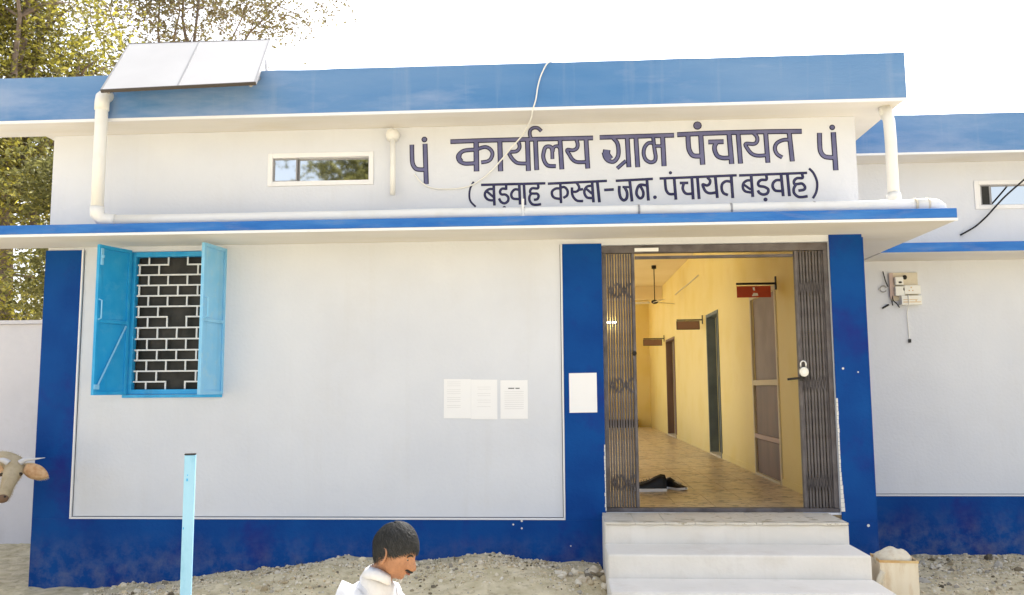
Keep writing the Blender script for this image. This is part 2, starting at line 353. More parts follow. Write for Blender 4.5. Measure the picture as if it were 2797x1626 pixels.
# roof slab with parapet
MB().box(-5.35, 2.76, -.376, -.001, 3.921, 4.03).box(-4.60, 2.76, 0, 3.4, 3.921, 4.03).box(.062, 2.52, 3.4, 15.3, 3.921, 4.03).build('roof_slab', 'soffit', ob)
pp = MB(); 
seg = 46
def parapet(mb, x0, x1, yf, th, z0, z1, n):
    tops = [z1 + .006*mnoise.noise(Vector((x0+(x1-x0)*i/n*1.1*3, 5, 1))) for i in range(n+1)]
    for i in range(n):
        a_, b_ = x0+(x1-x0)*i/n, x0+(x1-x0)*(i+1)/n
        mb.quad((a_,yf,z0),(b_,yf,z0),(b_,yf,tops[i+1]),(a_,yf,tops[i]))
        mb.quad((a_,yf,tops[i]),(b_,yf,tops[i+1]),(b_,yf+th,tops[i+1]),(a_,yf+th,tops[i]))
        mb.quad((b_,yf+th,z0),(a_,yf+th,z0),(a_,yf+th,tops[i]),(b_,yf+th,tops[i+1]))
        mb.quad((b_,yf,z0),(a_,yf,z0),(a_,yf+th,z0),(b_,yf+th,z0))
    mb.quad((x0,yf,z0),(x0,yf,z1),(x0,yf+th,z1),(x0,yf+th,z0)); mb.quad((x1,yf,z0),(x1,yf+th,z0),(x1,yf+th,z1),(x1,yf,z1))
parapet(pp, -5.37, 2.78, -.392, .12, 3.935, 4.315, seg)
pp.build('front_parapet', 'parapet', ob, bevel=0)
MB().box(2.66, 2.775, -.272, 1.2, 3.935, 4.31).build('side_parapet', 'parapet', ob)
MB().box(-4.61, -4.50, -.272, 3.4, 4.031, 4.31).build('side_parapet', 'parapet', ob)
MB().box(-5.38, 2.79, -.398, -.38, 3.913, 3.937).build('drip_edge', 'trim', ob)
# sunshade slab (lintel level), wraps round the right corner
ch = MB().box(-5.5, 3.03, -.545, -.002, 2.905, 2.985)
ch.box(2.502, 3.03, 0, 1.598, 2.905, 2.985)
ch.build('sunshade_slab', 'soffit', ob)
MB().box(-5.504, 3.036, -.558, -.546, 2.925, 3.0).box(3.031, 3.042, -.546, 1.59, 2.925, 3.0).build('sunshade_edge', 'edgeblue', ob, bevel=.003)
MB().box(-5.504, 3.036, -.545, -.44, 2.986, 3.0).build('sunshade_lip', 'edgeblue', ob)
MB().box(-5.506, 3.04, -.556, -.54, 2.903, 2.924).build('drip_edge', 'trim', ob)
# blue plaster bands, 12 mm proud
def band(x0, x1, z0, z1, name, y=0, m='blue', t=.014, label=None):
    return MB().box(x0, x1, y-t, y-.001, z0, z1).build(name, m, ob, label=label)
band(XL-.004, -4.205, .566, 2.88, 'corner_band')
band(.012, .344, .566, 2.862, 'door_band')
band(2.236, XR+.003, .566, 2.93, 'door_band')
band(XL-.004, .344, -.3, .565, 'plinth_band')
band(2.18, XR+.003, -.3, .565, 'plinth_band', t=.0135)
MB().box(XL-.016, XL-.001, -.010, 3.2, -.3, 2.88).build('side_band', 'blue', ob)
MB().box(XR+.001, XR+.015, -.010, 1.6, -.3, 2.88).build('side_band', 'blue', ob)
for args in ((-4.203, -4.188, .582, 2.89), (-.004, .010, .582, 2.86), (-4.203, .010, .567, .581)):
    MB().box(args[0], args[1], -.020, -.001, args[2], args[3]).build('border_bead', 'trim', ob, bevel=.003)
# dark strips inside the border, a groove's shadow put in as colour
for args in ((-4.187, -.005, .583, .588), (-.0095, -.0045, .589, 2.86), (-4.187, -4.182, .589, 2.88)):
    MB().box(args[0], args[1], -.0035, -.001, args[2], args[3]).build('groove_shade_line', 'inkshade', ob)
# chipped strip beside the gate
cp = MB()
for i in range(26):
    z = .64+i*.035; wv = .008+.018*max(0, 1-i/9)+.008*abs(mnoise.noise(Vector((0, i*.7, 4))))
    cp.box(2.232, 2.236+wv, -.017, -.0145, z, z+.033)
cp.build('chipped_edge', 'chip', ob)
cp = MB()
for i in range(18):
    z = .64+i*.03; cp.box(.345-.006-.014*abs(mnoise.noise(Vector((i*.6, 2, 4)))), .346, -.017, -.0145, z, z+.028)
cp.build('chipped_edge', 'chip', ob)
# sparse paint chips
ck = MB()
for x, z, s in ((2.30,1.79,.010),(2.42,1.76,.007),(2.44,.53,.012),(-.35,.56,.010),(-.35,.50,.008),(.05,.36,.006),(-.42,.53,.008)):
    MB().disc((x, z), s, -.0152, 7).build('paint_chip', 'chip', ob)

# ---- painted heading, every word a part
LETTERS = {
  'karyalay': [
    (0.037, [(-0.942, 3.783), (-0.629, 3.787), (-0.272, 3.787), (0.285, 3.786)]),
    (0.0432, [(-0.722, 3.786), (-0.719, 3.519)]),
    (0.0324, [(-0.726, 3.706), (-0.784, 3.705), (-0.836, 3.696), (-0.873, 3.665), (-0.879, 3.638), (-0.864, 3.606), (-0.827, 3.587), (-0.785, 3.584), (-0.724, 3.587)]),
    (0.0247, [(-0.858, 3.678), (-0.865, 3.64), (-0.849, 3.612)]),
    (0.0293, [(-0.717, 3.705), (-0.687, 3.719), (-0.641, 3.728), (-0.602, 3.709), (-0.58, 3.671), (-0.593, 3.625), (-0.623, 3.601), (-0.675, 3.593)]),
    (0.0401, [(-0.516, 3.781), (-0.51, 3.515)]),
    (0.0293, [(-0.361, 3.779), (-0.346, 3.742), (-0.348, 3.709), (-0.375, 3.683), (-0.434, 3.676), (-0.421, 3.637), (-0.395, 3.603), (-0.359, 3.579), (-0.281, 3.573)]),
    (0.0386, [(-0.276, 3.787), (-0.27, 3.513)]),
    (0.037, [(-0.207, 3.786), (-0.198, 3.518)]),
    (0.0278, [(-0.24, 3.787), (-0.254, 3.824), (-0.252, 3.864), (-0.226, 3.887), (-0.186, 3.886), (-0.157, 3.86)]),
    (0.0309, [(-0.061, 3.698), (-0.084, 3.719), (-0.12, 3.713), (-0.136, 3.67), (-0.14, 3.624), (-0.124, 3.576), (-0.095, 3.549), (-0.037, 3.545)]),
    (0.0278, [(-0.071, 3.715), (-0.063, 3.675), (-0.062, 3.612)]),
    (0.0262, [(-0.058, 3.675), (-0.048, 3.712), (-0.015, 3.721), (0.004, 3.697)]),
    (0.037, [(0.005, 3.781), (0.018, 3.52)]),
    (0.0293, [(0.148, 3.77), (0.157, 3.733), (0.15, 3.7), (0.118, 3.681), (0.066, 3.685), (0.085, 3.642), (0.11, 3.601), (0.149, 3.577), (0.229, 3.575)]),
    (0.037, [(0.229, 3.778), (0.24, 3.522)]),
  ],
  'gram': [
    (0.037, [(0.351, 3.789), (0.977, 3.793)]),
    (0.0324, [(0.463, 3.779), (0.495, 3.739), (0.506, 3.676), (0.499, 3.617), (0.466, 3.575), (0.424, 3.579), (0.393, 3.609), (0.381, 3.653)]),
    (0.0587, [(0.405, 3.672), (0.403, 3.639), (0.428, 3.599)]),
    (0.037, [(0.582, 3.79), (0.591, 3.526)]),
    (0.0278, [(0.565, 3.576), (0.493, 3.515)]),
    (0.037, [(0.656, 3.791), (0.666, 3.524)]),
    (0.0293, [(0.801, 3.728), (0.763, 3.729), (0.73, 3.694), (0.719, 3.641), (0.734, 3.588), (0.772, 3.561), (0.81, 3.57), (0.821, 3.609), (0.813, 3.669), (0.803, 3.784)]),
    (0.0262, [(0.813, 3.702), (0.883, 3.7)]),
    (0.0386, [(0.883, 3.792), (0.89, 3.529)]),
  ],
  'panchayat': [
    (0.0386, [(1.013, 3.797), (1.295, 3.803), (1.755, 3.804), (2.052, 3.8)]),
    (-0.0679, [(1.182, 3.873)]),
    (0.0386, [(1.099, 3.796), (1.1, 3.72), (1.107, 3.658), (1.138, 3.611), (1.204, 3.605)]),
    (0.0401, [(1.207, 3.797), (1.216, 3.534)]),
    (0.037, [(1.274, 3.726), (1.394, 3.726)]),
    (0.0355, [(1.34, 3.721), (1.322, 3.689), (1.322, 3.649), (1.343, 3.603), (1.386, 3.584), (1.449, 3.584)]),
    (0.0401, [(1.447, 3.791), (1.46, 3.535)]),
    (0.037, [(1.523, 3.789), (1.534, 3.536)]),
    (0.0293, [(1.656, 3.791), (1.68, 3.76), (1.679, 3.722), (1.652, 3.7), (1.583, 3.702), (1.599, 3.656), (1.634, 3.613), (1.681, 3.597), (1.751, 3.599)]),
    (0.037, [(1.754, 3.793), (1.763, 3.538)]),
    (0.0293, [(1.952, 3.729), (1.898, 3.728), (1.846, 3.703), (1.826, 3.658), (1.842, 3.608), (1.881, 3.579)]),
    (0.037, [(1.951, 3.788), (1.967, 3.545)]),
  ],
  'pam_right': [
    (0.037, [(2.203, 3.778), (2.201, 3.694), (2.205, 3.622), (2.232, 3.58), (2.275, 3.568), (2.315, 3.567)]),
    (0.0401, [(2.318, 3.781), (2.324, 3.461)]),
    (-0.0432, [(2.311, 3.828)]),
  ],
  'pam_left': [
    (0.0355, [(-1.285, 3.76), (-1.283, 3.667), (-1.277, 3.596), (-1.252, 3.553), (-1.217, 3.541), (-1.165, 3.54)]),
    (0.0386, [(-1.169, 3.765), (-1.157, 3.416)]),
    (-0.0463, [(-1.175, 3.808)]),
  ],
  'barwah_first': [
    (0.013, [(-0.745, 3.422), (-0.768, 3.381), (-0.78, 3.337), (-0.781, 3.287), (-0.768, 3.246), (-0.728, 3.204)]),
    (0.0185, [(-0.678, 3.394), (-0.127, 3.396)]),
    (0.0185, [(-0.574, 3.355), (-0.612, 3.354), (-0.641, 3.331), (-0.647, 3.299), (-0.629, 3.27), (-0.601, 3.257), (-0.566, 3.257)]),
    (0.017, [(-0.629, 3.334), (-0.574, 3.286)]),
    (0.0201, [(-0.571, 3.401), (-0.565, 3.213)]),
    (0.0185, [(-0.463, 3.398), (-0.463, 3.348)]),
    (0.0185, [(-0.463, 3.354), (-0.499, 3.356), (-0.516, 3.332), (-0.505, 3.307), (-0.47, 3.304), (-0.446, 3.281), (-0.448, 3.248), (-0.477, 3.228), (-0.508, 3.241), (-0.524, 3.27)]),
    (-0.0278, [(-0.48, 3.189)]),
    (0.0185, [(-0.349, 3.343), (-0.387, 3.348), (-0.413, 3.324), (-0.419, 3.295), (-0.402, 3.268), (-0.347, 3.262)]),
    (0.0201, [(-0.35, 3.396), (-0.344, 3.217)]),
    (0.0201, [(-0.31, 3.395), (-0.301, 3.213)]),
    (0.0185, [(-0.189, 3.392), (-0.189, 3.354), (-0.237, 3.355), (-0.256, 3.335), (-0.252, 3.312), (-0.223, 3.308), (-0.196, 3.306), (-0.184, 3.284), (-0.196, 3.259), (-0.223, 3.254)]),
    (0.0185, [(-0.247, 3.309), (-0.263, 3.28), (-0.261, 3.245), (-0.238, 3.215), (-0.201, 3.21), (-0.166, 3.214)]),
  ],
  'kasba_jan': [
    (0.0185, [(-0.101, 3.392), (0.4, 3.406)]),
    (0.0185, [(0.003, 3.397), (0.007, 3.222)]),
    (0.0185, [(0.003, 3.348), (-0.036, 3.348), (-0.067, 3.325), (-0.067, 3.29), (-0.045, 3.266), (0.003, 3.257)]),
    (0.0185, [(0.003, 3.354), (0.038, 3.359), (0.064, 3.327), (0.06, 3.287), (0.029, 3.266)]),
    (0.0185, [(0.146, 3.39), (0.163, 3.36), (0.159, 3.333), (0.137, 3.317), (0.104, 3.318)]),
    (0.0185, [(0.103, 3.353), (0.102, 3.31), (0.113, 3.271), (0.144, 3.239), (0.194, 3.234)]),
    (0.0185, [(0.159, 3.333), (0.195, 3.338)]),
    (0.0185, [(0.273, 3.366), (0.234, 3.361), (0.211, 3.331), (0.21, 3.296), (0.232, 3.264), (0.277, 3.259)]),
    (0.017, [(0.222, 3.343), (0.275, 3.295)]),
    (0.0201, [(0.275, 3.403), (0.284, 3.224)]),
    (0.0216, [(0.319, 3.404), (0.335, 3.223)]),
    (0.0201, [(0.379, 3.327), (0.456, 3.33)]),
    (0.0185, [(0.479, 3.405), (0.79, 3.415)]),
    (0.0216, [(0.506, 3.357), (0.505, 3.306), (0.516, 3.257), (0.542, 3.234), (0.567, 3.254), (0.57, 3.304), (0.552, 3.344)]),
    (0.0154, [(0.535, 3.35), (0.602, 3.347)]),
    (0.0216, [(0.595, 3.406), (0.611, 3.225)]),
    (0.0201, [(0.734, 3.36), (0.682, 3.365), (0.657, 3.33), (0.652, 3.283), (0.678, 3.249), (0.703, 3.263), (0.708, 3.302), (0.686, 3.353)]),
    (0.0216, [(0.741, 3.415), (0.75, 3.23)]),
    (-0.0278, [(0.806, 3.255)]),
  ],
  'panchayat_small': [
    (-0.0247, [(0.942, 3.465)]),
    (0.0185, [(0.851, 3.417), (1.15, 3.423), (1.496, 3.431)]),
    (0.0201, [(0.894, 3.416), (0.897, 3.356), (0.904, 3.31), (0.929, 3.281), (0.982, 3.281)]),
    (0.0216, [(0.972, 3.418), (0.982, 3.233)]),
    (0.0201, [(1.021, 3.374), (1.087, 3.374)]),
    (0.0201, [(1.05, 3.364), (1.042, 3.328), (1.054, 3.295), (1.078, 3.279), (1.128, 3.281)]),
    (0.0216, [(1.121, 3.421), (1.127, 3.233)]),
    (0.0216, [(1.168, 3.423), (1.177, 3.235)]),
    (0.0201, [(1.253, 3.415), (1.274, 3.39), (1.267, 3.36), (1.245, 3.348), (1.211, 3.358), (1.222, 3.318), (1.241, 3.291), (1.272, 3.28), (1.319, 3.286)]),
    (0.0216, [(1.319, 3.422), (1.33, 3.241)]),
    (0.0201, [(1.444, 3.377), (1.407, 3.381), (1.375, 3.358), (1.369, 3.315), (1.383, 3.279), (1.417, 3.263)]),
    (0.0216, [(1.452, 3.425), (1.459, 3.238)]),
  ],
  'barwah_second': [
    (0.0185, [(1.521, 3.429), (2.083, 3.439)]),
    (0.0185, [(1.617, 3.384), (1.582, 3.383), (1.552, 3.359), (1.547, 3.32), (1.565, 3.291), (1.613, 3.28)]),
    (0.017, [(1.559, 3.346), (1.611, 3.306)]),
    (0.0216, [(1.619, 3.427), (1.626, 3.244)]),
    (0.0201, [(1.745, 3.427), (1.745, 3.388), (1.702, 3.386), (1.676, 3.363), (1.683, 3.335), (1.725, 3.326), (1.757, 3.303), (1.748, 3.27), (1.713, 3.26), (1.682, 3.275), (1.672, 3.295)]),
    (-0.0309, [(1.731, 3.217)]),
    (0.0201, [(1.866, 3.38), (1.828, 3.381), (1.8, 3.357), (1.796, 3.322), (1.817, 3.292), (1.871, 3.287)]),
    (0.0216, [(1.869, 3.428), (1.879, 3.245)]),
    (0.0216, [(1.921, 3.43), (1.931, 3.244)]),
    (0.0201, [(2.043, 3.43), (2.045, 3.396), (2.001, 3.395), (1.975, 3.373), (1.977, 3.344), (2.005, 3.345), (2.04, 3.347), (2.062, 3.319), (2.053, 3.295), (2.009, 3.288)]),
    (0.0201, [(1.986, 3.337), (1.969, 3.305), (1.971, 3.266), (2.001, 3.236), (2.038, 3.232), (2.079, 3.238)]),
    (0.017, [(2.105, 3.475), (2.138, 3.435), (2.16, 3.379), (2.164, 3.327), (2.152, 3.269), (2.125, 3.221)]),
  ],
}

NAMES = {'karyalay':'painted_word','gram':'painted_word','panchayat':'painted_word','pam_right':'painted_symbol','pam_left':'painted_symbol','barwah_first':'painted_word','kasba_jan':'painted_word','panchayat_small':'painted_word','barwah_second':'painted_word'}
LBL = {'karyalay':'large heading word, first from the left','gram':'large heading word, in the middle','panchayat':'large heading word, last','pam_right':'single letter with dot right of the heading','pam_left':'single letter with dot left of the heading','barwah_first':'small word after the opening bracket','kasba_jan':'small hyphenated words','panchayat_small':'small word under the end of the heading','barwah_second':'small word before the closing bracket'}
for key, strokes in LETTERS.items():
    big = not (key in ('barwah_first','kasba_jan','panchayat_small','barwah_second'))
    e = .0115 if big else .007
    o1 = MB(); o2 = MB()
    for i, (wd, pts) in enumerate(strokes):
        dy = i*.00004
        if len(pts) == 1:
            o1.disc(pts[0], abs(wd)/2+e*.25, -.0020-dy); o2.disc(pts[0], abs(wd)/2-e*.45, -.0040-dy)
        else:
            wd = abs(wd); o1.ribbon(pts, wd+e*.5, -.0020-dy); o2.ribbon(pts, max(wd-e*.9, wd*.45), -.0040-dy)
    p1 = o1.build(NAMES[key], 'letteredge', ob, label=LBL[key]); o2.build('stroke_fill', 'letter' if big else 'letter2', p1)

# ---- steps
sp = MB()
sp.box(.31, 2.13, -.50, -.001, -.2, .612)
sp.build('landing', 'step', ob, bevel=.012)
MB().box(.305, 2.135, -.935, -.501, -.2, .470).build('step', 'step', ob, bevel=.014)
MB().box(.300, 2.14, -1.36, -.936, -.2, .310).build('step', 'step', ob, bevel=.014)
MB().box(.295, 2.145, -1.78, -1.361, -.2, .150).build('step', 'step', ob, bevel=.014)
# landing tiles with uneven broken nosing
for i in range(8):
    x0 = .312+i*.2272; x1 = x0+.224; mb = MB(); n = 7; fr = []
    for k in range(n+1):
        xx = x0+(x1-x0)*k/n; fr.append((xx, -.508-.016*math.sin(math.pi*k/n)+.010*mnoise.noise(Vector((xx*11, 3, 0)))))
    zt, zb = .627+.0015*mnoise.noise(Vector((i*1.7, 0, 0))), .6125
    for k in range(n):
        (xa, ya), (xb, yb) = fr[k], fr[k+1]
        mb.quad((xa,ya,zt),(xb,yb,zt),(xb,-.004,zt),(xa,-.004,zt)); mb.quad((xa,ya,zb),(xb,yb,zb),(xb,yb,zt),(xa,ya,zt))
    mb.quad((x0,fr[0][1],zb),(x0,fr[0][1],zt),(x0,-.004,zt),(x0,-.004,zb)); mb.quad((x1,fr[-1][1],zb),(x1,-.004,zb),(x1,-.004,zt),(x1,fr[-1][1],zt))
    lt_ = mb.build('landing_tile', 'tilelight', ob)
    dm = MB(); kk = 10; ph = rnd.uniform(-.02,.02); top_, bot_ = [], []
    for k in range(kk+1):
        s_ = k/kk; xx = x0+.035+ph+(.15)*s_; dpt = .018*math.sin(math.pi*s_)*(1+.5*mnoise.noise(Vector((xx*30,1,i))))
        top_.append((xx, -.440-.010*math.sin(math.pi*s_))); bot_.append((xx, -.442-.010*math.sin(math.pi*s_)-dpt))
    for k in range(kk): dm.quad((bot_[k][0],bot_[k][1],zt+.0012),(bot_[k+1][0],bot_[k+1][1],zt+.0012),(top_[k+1][0],top_[k+1][1],zt+.0012),(top_[k][0],top_[k][1],zt+.0012))
    dm.build('chipped_patch', 'moss', lt_)

# ---- corridor
CX0, CX1 = .33, 2.262
D3 = (1.90, 3.12, 2.72); D2 = (5.2, 6.2, 2.76); D1 = (10.0, 11.4, 2.66)
# right wall with doors (along y)
cw = MB(); ys = [.23, D3[0], D3[1], D2[0], D2[1], D1[0], D1[1], 15.0]
for i in range(0, 7, 2): cw.box(CX1, CX1+.2, ys[i], ys[i+1], .5, 3.92)
for d in (D3, D2, D1): cw.box(CX1, CX1+.2, d[0], d[1], d[2], 3.92)
cw.build('corridor_wall', 'yellow', ob)
MB().box(.12, CX0, .232, 2.969, .5, 3.92).build('corridor_wall', 'yellow', ob)
MB().box(.12, CX0, 2.97, 3.4, .5, 3.92).box(.12, CX0, 3.4, 13.9, 3.45, 3.92).box(.12, CX0, 13.9, 15, .5, 3.92).box(.12, CX0, 6.8, 7.05, .5, 3.449).box(.12, CX0, 10.4, 10.65, .5, 3.449).box(.12, CX0, 3.4, 13.9, .3, .61).build('unseen_open_wall', 'yellow', ob)  # unseen side left open, added to let daylight into the corridor
MB().box(.12, CX1+.2, 15.0, 15.2, .5, 3.92).build('end_wall', 'yellow', ob)
MB().box(CX0, CX1, .231, 14.99, 3.905, 3.9195).build('ceiling', 'ceil', ob)
MB().box(CX0, CX1, 11.9, 12.12, 3.62, 3.904).build('ceiling_beam', 'ceil', ob)
MB().box(CX0+.0, CX1, -.001, 15.0, .3, .612).build('floor_bed', 'tilebed', ob)
# floor tiles: near ones separate, the rest joined
tw = (CX1-CX0-.004)/6; far = MB(); first = {}
for j in range(48):
    for i in range(6):
        x0 = CX0+.002+i*tw; y0 = .004+j*.31
        if j < 24:
            k = (i+j*3) % 5
            if k not in first:
                dz = (.0006*k)
                o = MB().box(x0+.0025, x0+tw-.0025, y0+.0025, y0+.3075, .6125, ZF+dz-.001).build('floor_tile', 'tile', ob); first[k] = (o, x0, y0)
            else: clones(first[k][0], [(x0-first[k][1], y0-first[k][2], 0)], ob)
        else: far.box(x0+.003, x0+tw-.003, y0+.003, min(y0+.307, 14.98), .6125, ZF-.001)
tag(far.build('floor_tile', 'tile', ob), kind='stuff')
# doors in the right wall
def cdoor(d, leafm, fm, name, trans=None, dd=0):
    o = MB().box(CX1+.13-dd, CX1+.165-dd, d[0]+.05, d[1]-.05, .64, d[2]-.05).build(name, leafm, ob)
    fr_ = MB(); fr_.box(CX1-.012, CX1+.125-dd, d[0]+.001, d[0]+.05, .628, d[2]-.002).box(CX1-.012, CX1+.125-dd, d[1]-.05, d[1]-.001, .628, d[2]-.002).box(CX1-.012, CX1+.125-dd, d[0]+.051, d[1]-.051, d[2]-.05, d[2]-.002)
    fr_.build('frame', fm, o)
    MB().box(CX1-.02, CX1+.125-dd, d[0]+.051, d[1]-.051, .628, .655).build('sill', 'frame', o)
    if trans:
        for z0, z1, mm in trans: MB().box(CX1+.10-dd, CX1+.129-dd, d[0]+.051, d[1]-.051, z0, z1).build('rail', mm, o)
    return o
d3 = cdoor(D3, 'curtain', 'frame', 'door', [(1.66, 1.72, 'frame'), (1.05, 1.10, 'pinkboard')], .11)
MB().box(CX1+.010, CX1+.019, D3[0]+.06, D3[1]-.06, .66, 1.04).build('lower_panel', 'doorwood', d3)
MB().box(CX1+.012, CX1+.019, D3[0]+.06, D3[1]-.06, 1.11, 1.65).build('middle_panel', 'doorwood', d3)
cdoor(D2, 'tealframe', 'tealframe', 'door'); cdoor(D1, 'curtain', 'doorwood', 'door')
# skirting
for sk in ((.24, D3[0]-.002), (D3[1]+.002, D2[0]-.002), (D2[1]+.002, D1[0]-.002)): MB().box(CX1-.010, CX1-.001, *sk, .628, .70).build('skirting', 'yellow', ob)
# conduit on the corridor wall
MB().tube([(2.25, y, 3.466+.004*math.sin(y*3)) for y in (6.8,7.3,7.8,8.3,8.8,9.3,9.64)], .012, 6).build('wall_conduit', 'frame', ob, smooth=True)

# ================================================================ COLLAPSIBLE GATE
gt = empty('collapsible_gate', (1.29, .08, ZF), 'grey brown collapsible channel gate folded open to both sides of the doorway', 'gate')
MB().box(.347, 2.233, .03, .10, 2.785, 2.848).build('top_rail', 'gate', gt, bevel=.004)
MB().box(.347, .385, .03, .10, .66, 2.784).build('side_post', 'gate', gt, bevel=.004)
MB().box(2.195, 2.233, .03, .10, .66, 2.784).build('side_post', 'gate', gt, bevel=.004)
MB().box(.347, 2.233, .02, .10, .628, .659).build('bottom_rail', 'gate', gt, bevel=.004)
MB().box(.63, 1.95, .045, .085, 2.735, 2.757).build('guide_rail', 'gate', gt)
MB().box(.624, .826, .005, .028, 2.792, 2.822).build('white_strip', 'tube', gt, bevel=.003)  # white strip in front of the top rail, towards its left end
def picket(x, w_=.019):
    mb = MB(); mb.box(x-w_/2, x+w_/2, .046, .050, .662, 2.78); mb.box(x-w_/2, x-w_/2+.003, .0505, .098, .662, 2.78); mb.box(x+w_/2-.003, x+w_/2, .0505, .098, .662, 2.78)
    return mb.build('channel_bar', 'gate', gt, org=(x, .05, .66))
pl = picket(.400, .014); clones(pl, [(d, .008*(k % 2), 0) for k, d in enumerate((.022,.043,.067,.090,.110,.134,.156,.178,.200))], gt)
pr = picket(1.988, .015); clones(pr, [(d, .008*(k % 2), 0) for k, d in enumerate((.025,.051,.076,.103,.129,.154,.180,.201))], gt)
def lattice(x0, x1, y):
    zt = 2.70
    for k in range(3):
        z = 2.40-k*.80
        for sgn in (0, 1):
            mb = MB(); n = 8
            for i in range(n):
                xa = x0+(x1-x0)*i/n; xb = x0+(x1-x0)*(i+1)/n
                za, zb = (z, z+.13) if (i+sgn) % 2 else (z+.13, z)
                mb.tube([(xa, y+.004*sgn, za), (xb, y+.004*sgn, zb)], .004, 4)
            mb.build('lattice_flat', 'gate', gt)
lattice(.392, .615, .036); lattice(1.985, 2.185, .036)
MB().box(.600, .622, .03, .08, .662, 2.78).build('meeting_bar', 'gate', gt, bevel=.003)
MB().box(1.958, 1.978, .03, .08, .662, 2.78).build('meeting_bar', 'gate', gt, bevel=.003)
# latch and hasp
MB().tube([(1.86,.03,1.705),(1.93,.022,1.712),(1.99,.02,1.715)], .010, 8).box(1.955,1.985,.012,.028,1.69,1.74).build('latch_bolt', 'blackiron', gt)
MB().box(.592,.612,.012,.029,1.66,1.92).tube([(.602,.008,1.70),(.602,-.004,1.74),(.602,-.004,1.84),(.602,.008,1.88)], .006, 6).build('pull_handle', 'gate', gt)
MB().ball((.604,.012,1.93),.02,8,6).build('hasp', 'blackiron', gt)
# padlock hangs on the gate: its own thing
pk = empty('padlock', (1.985, -.005, 1.72), 'small steel padlock hanging on the right half of the folding gate', 'padlock')
MB().tube([(1.963,0,1.80),(1.963,0,1.825)]+arc((1.985,1.832),.022,180,0,8,'xz',0)+[(2.007,0,1.825),(2.007,0,1.80)], .0065, 8).build('shackle', 'steel', pk, smooth=True)
kb = MB(); n = 20; pts = []
for i in range(n): t = 2*math.pi*i/n; pts.append((1.985+.037*math.cos(t), 1.765+.040*math.sin(t)))
bs = len(kb.v)
for yy in (-.022, .004):
    for p in pts: kb.v.append((p[0], yy, p[1]))
kb.f.append(tuple(reversed(range(n)))); kb.f.append(tuple(range(n, 2*n)))
for i in range(n): kb.f.append((i, (i+1) % n, n+(i+1) % n, n+i))
kb.build('lock_body', 'brass', pk, bevel=.004); MB().disc((1.985,1.765),.017,-.0235,14).build('key_cover', 'steel', pk)

# ================================================================ SHUTTERED WINDOW (part of the building)
wn = MB()
x0, x1, z0, z1 = WIN; t = .045
wn.box(x0+.001,x0+t,.03,.09,z0+.001,z1-.001).box(x1-t,x1-.001,.03,.09,z0+.001,z1-.001).box(x0+t,x1-t,.03,.09,z0+.001,z0+t).box(x0+t,x1-t,.03,.09,z1-t,z1-.001)
wo_ = wn.build('window', 'skyblue', ob, bevel=.003)
rows = [2.838,2.754,2.664,2.572,2.479,2.385,2.293,2.198,2.100,2.003,1.913,1.819,1.727,1.640]
rows = [z-.004 for z in rows]
bw = .0065
gx0, gx1 = x0+t+.001, x1-t-.001
for i, z in enumerate(rows):
    gaps = {1: (-3.458,-3.284), 6: (-3.455,-3.28), 12: (-3.447,-3.272)}.get(i)
    for ga, gb_ in ([(gx0, gaps[0]+bw), (gaps[1]-bw, gx1)] if gaps else [(gx0, gx1)]):
        MB().box(ga, gb_, .062,.072, z-bw, z+bw).build('grille_rail', 'grille', wo_)
for i in range(13):
    za, zb = rows[i+1]+bw, rows[i]-bw; dr = .012*i/12
    xs_ = ([-3.633,-3.458,-3.284,-3.108] if i in (0,2,4,6,8,10,12) else [-3.717,-3.542,-3.368,-3.19,-3.02])
    if i in (1,5,11): xs_ = [q for q in xs_ if abs(q+3.368) > .01]
    for q in xs_:
        q += dr
        if gx0 < q-bw and q+bw < gx1: MB().box(q-bw, q+bw, .063, .071, za+.0005, zb-.0005).build('grille_bar', 'grille', wo_)
MB().box(gx0, gx1, .10, .106, z0+t, z1-t).build('pane', 'netting', wo_)
# leaves
def shutter(hx, ang, side, m, parent):
    # local: u along leaf from hinge, v thickness
    d = Vector((math.cos(ang), -math.sin(ang), 0)); nrm = Vector((-d.y, d.x, 0))
    mt = Matrix(((d.x, nrm.x, 0, hx), (d.y, nrm.y, 0, .012), (0, 0, 1, 0), (0, 0, 0, 1)))
    W_ = .36; za, zb = 1.612, 2.872
    leaf = MB().xbox(mt, .004, W_, -.006, .006, za, zb).build('shutter_leaf', m, parent, bevel=.002)
    fr_ = MB()
    for s in (-1, 1) if side > 0 else (1,):
        ya, yb = (.0065, .022)
        fr_.xbox(mt, .004, .034, ya, yb, za, zb).xbox(mt, W_-.03, W_, ya, yb, za, zb).xbox(mt, .035, W_-.031, ya, yb, za, za+.03).xbox(mt, .035, W_-.031, ya, yb, zb-.03, zb)
        fr_.xbox(mt, .035, W_-.031, ya, yb, 2.215, 2.245); break
    fr_.build('leaf_frame', m, leaf, bevel=.002)
    return mt, leaf, W_
mt, lf, W_ = shutter(x0+.005, R(107), 1, 'skyblue', wo_)
MB().tube([mt @ Vector((W_-.04,.03,1.70)), mt @ Vector((.05,.03,2.20))], .008, 6).build('diagonal_brace', 'paleblue', lf)
MB().tube([mt @ Vector(p) for p in ((W_-.015,.022,2.24),(W_-.02,.05,2.25),(W_-.02,.05,2.40),(W_-.015,.022,2.41))], .006, 6).build('handle', 'paleblue', lf)
MB().xbox(mt, W_-.035, W_-.012, .023, .034, 2.70, 2.84).xbox(mt, W_-.03, W_-.014, .0335, .05, 2.76, 2.78).build('latch_bolt', 'paleblue', lf)
MB().xbox(mt, W_-.05, W_-.0, .023, .032, 1.66, 1.70).build('latch_bolt', 'paleblue', lf)
mt, lf, W_ = shutter(x1-.005, R(98), -1, 'paleblue', wo_)
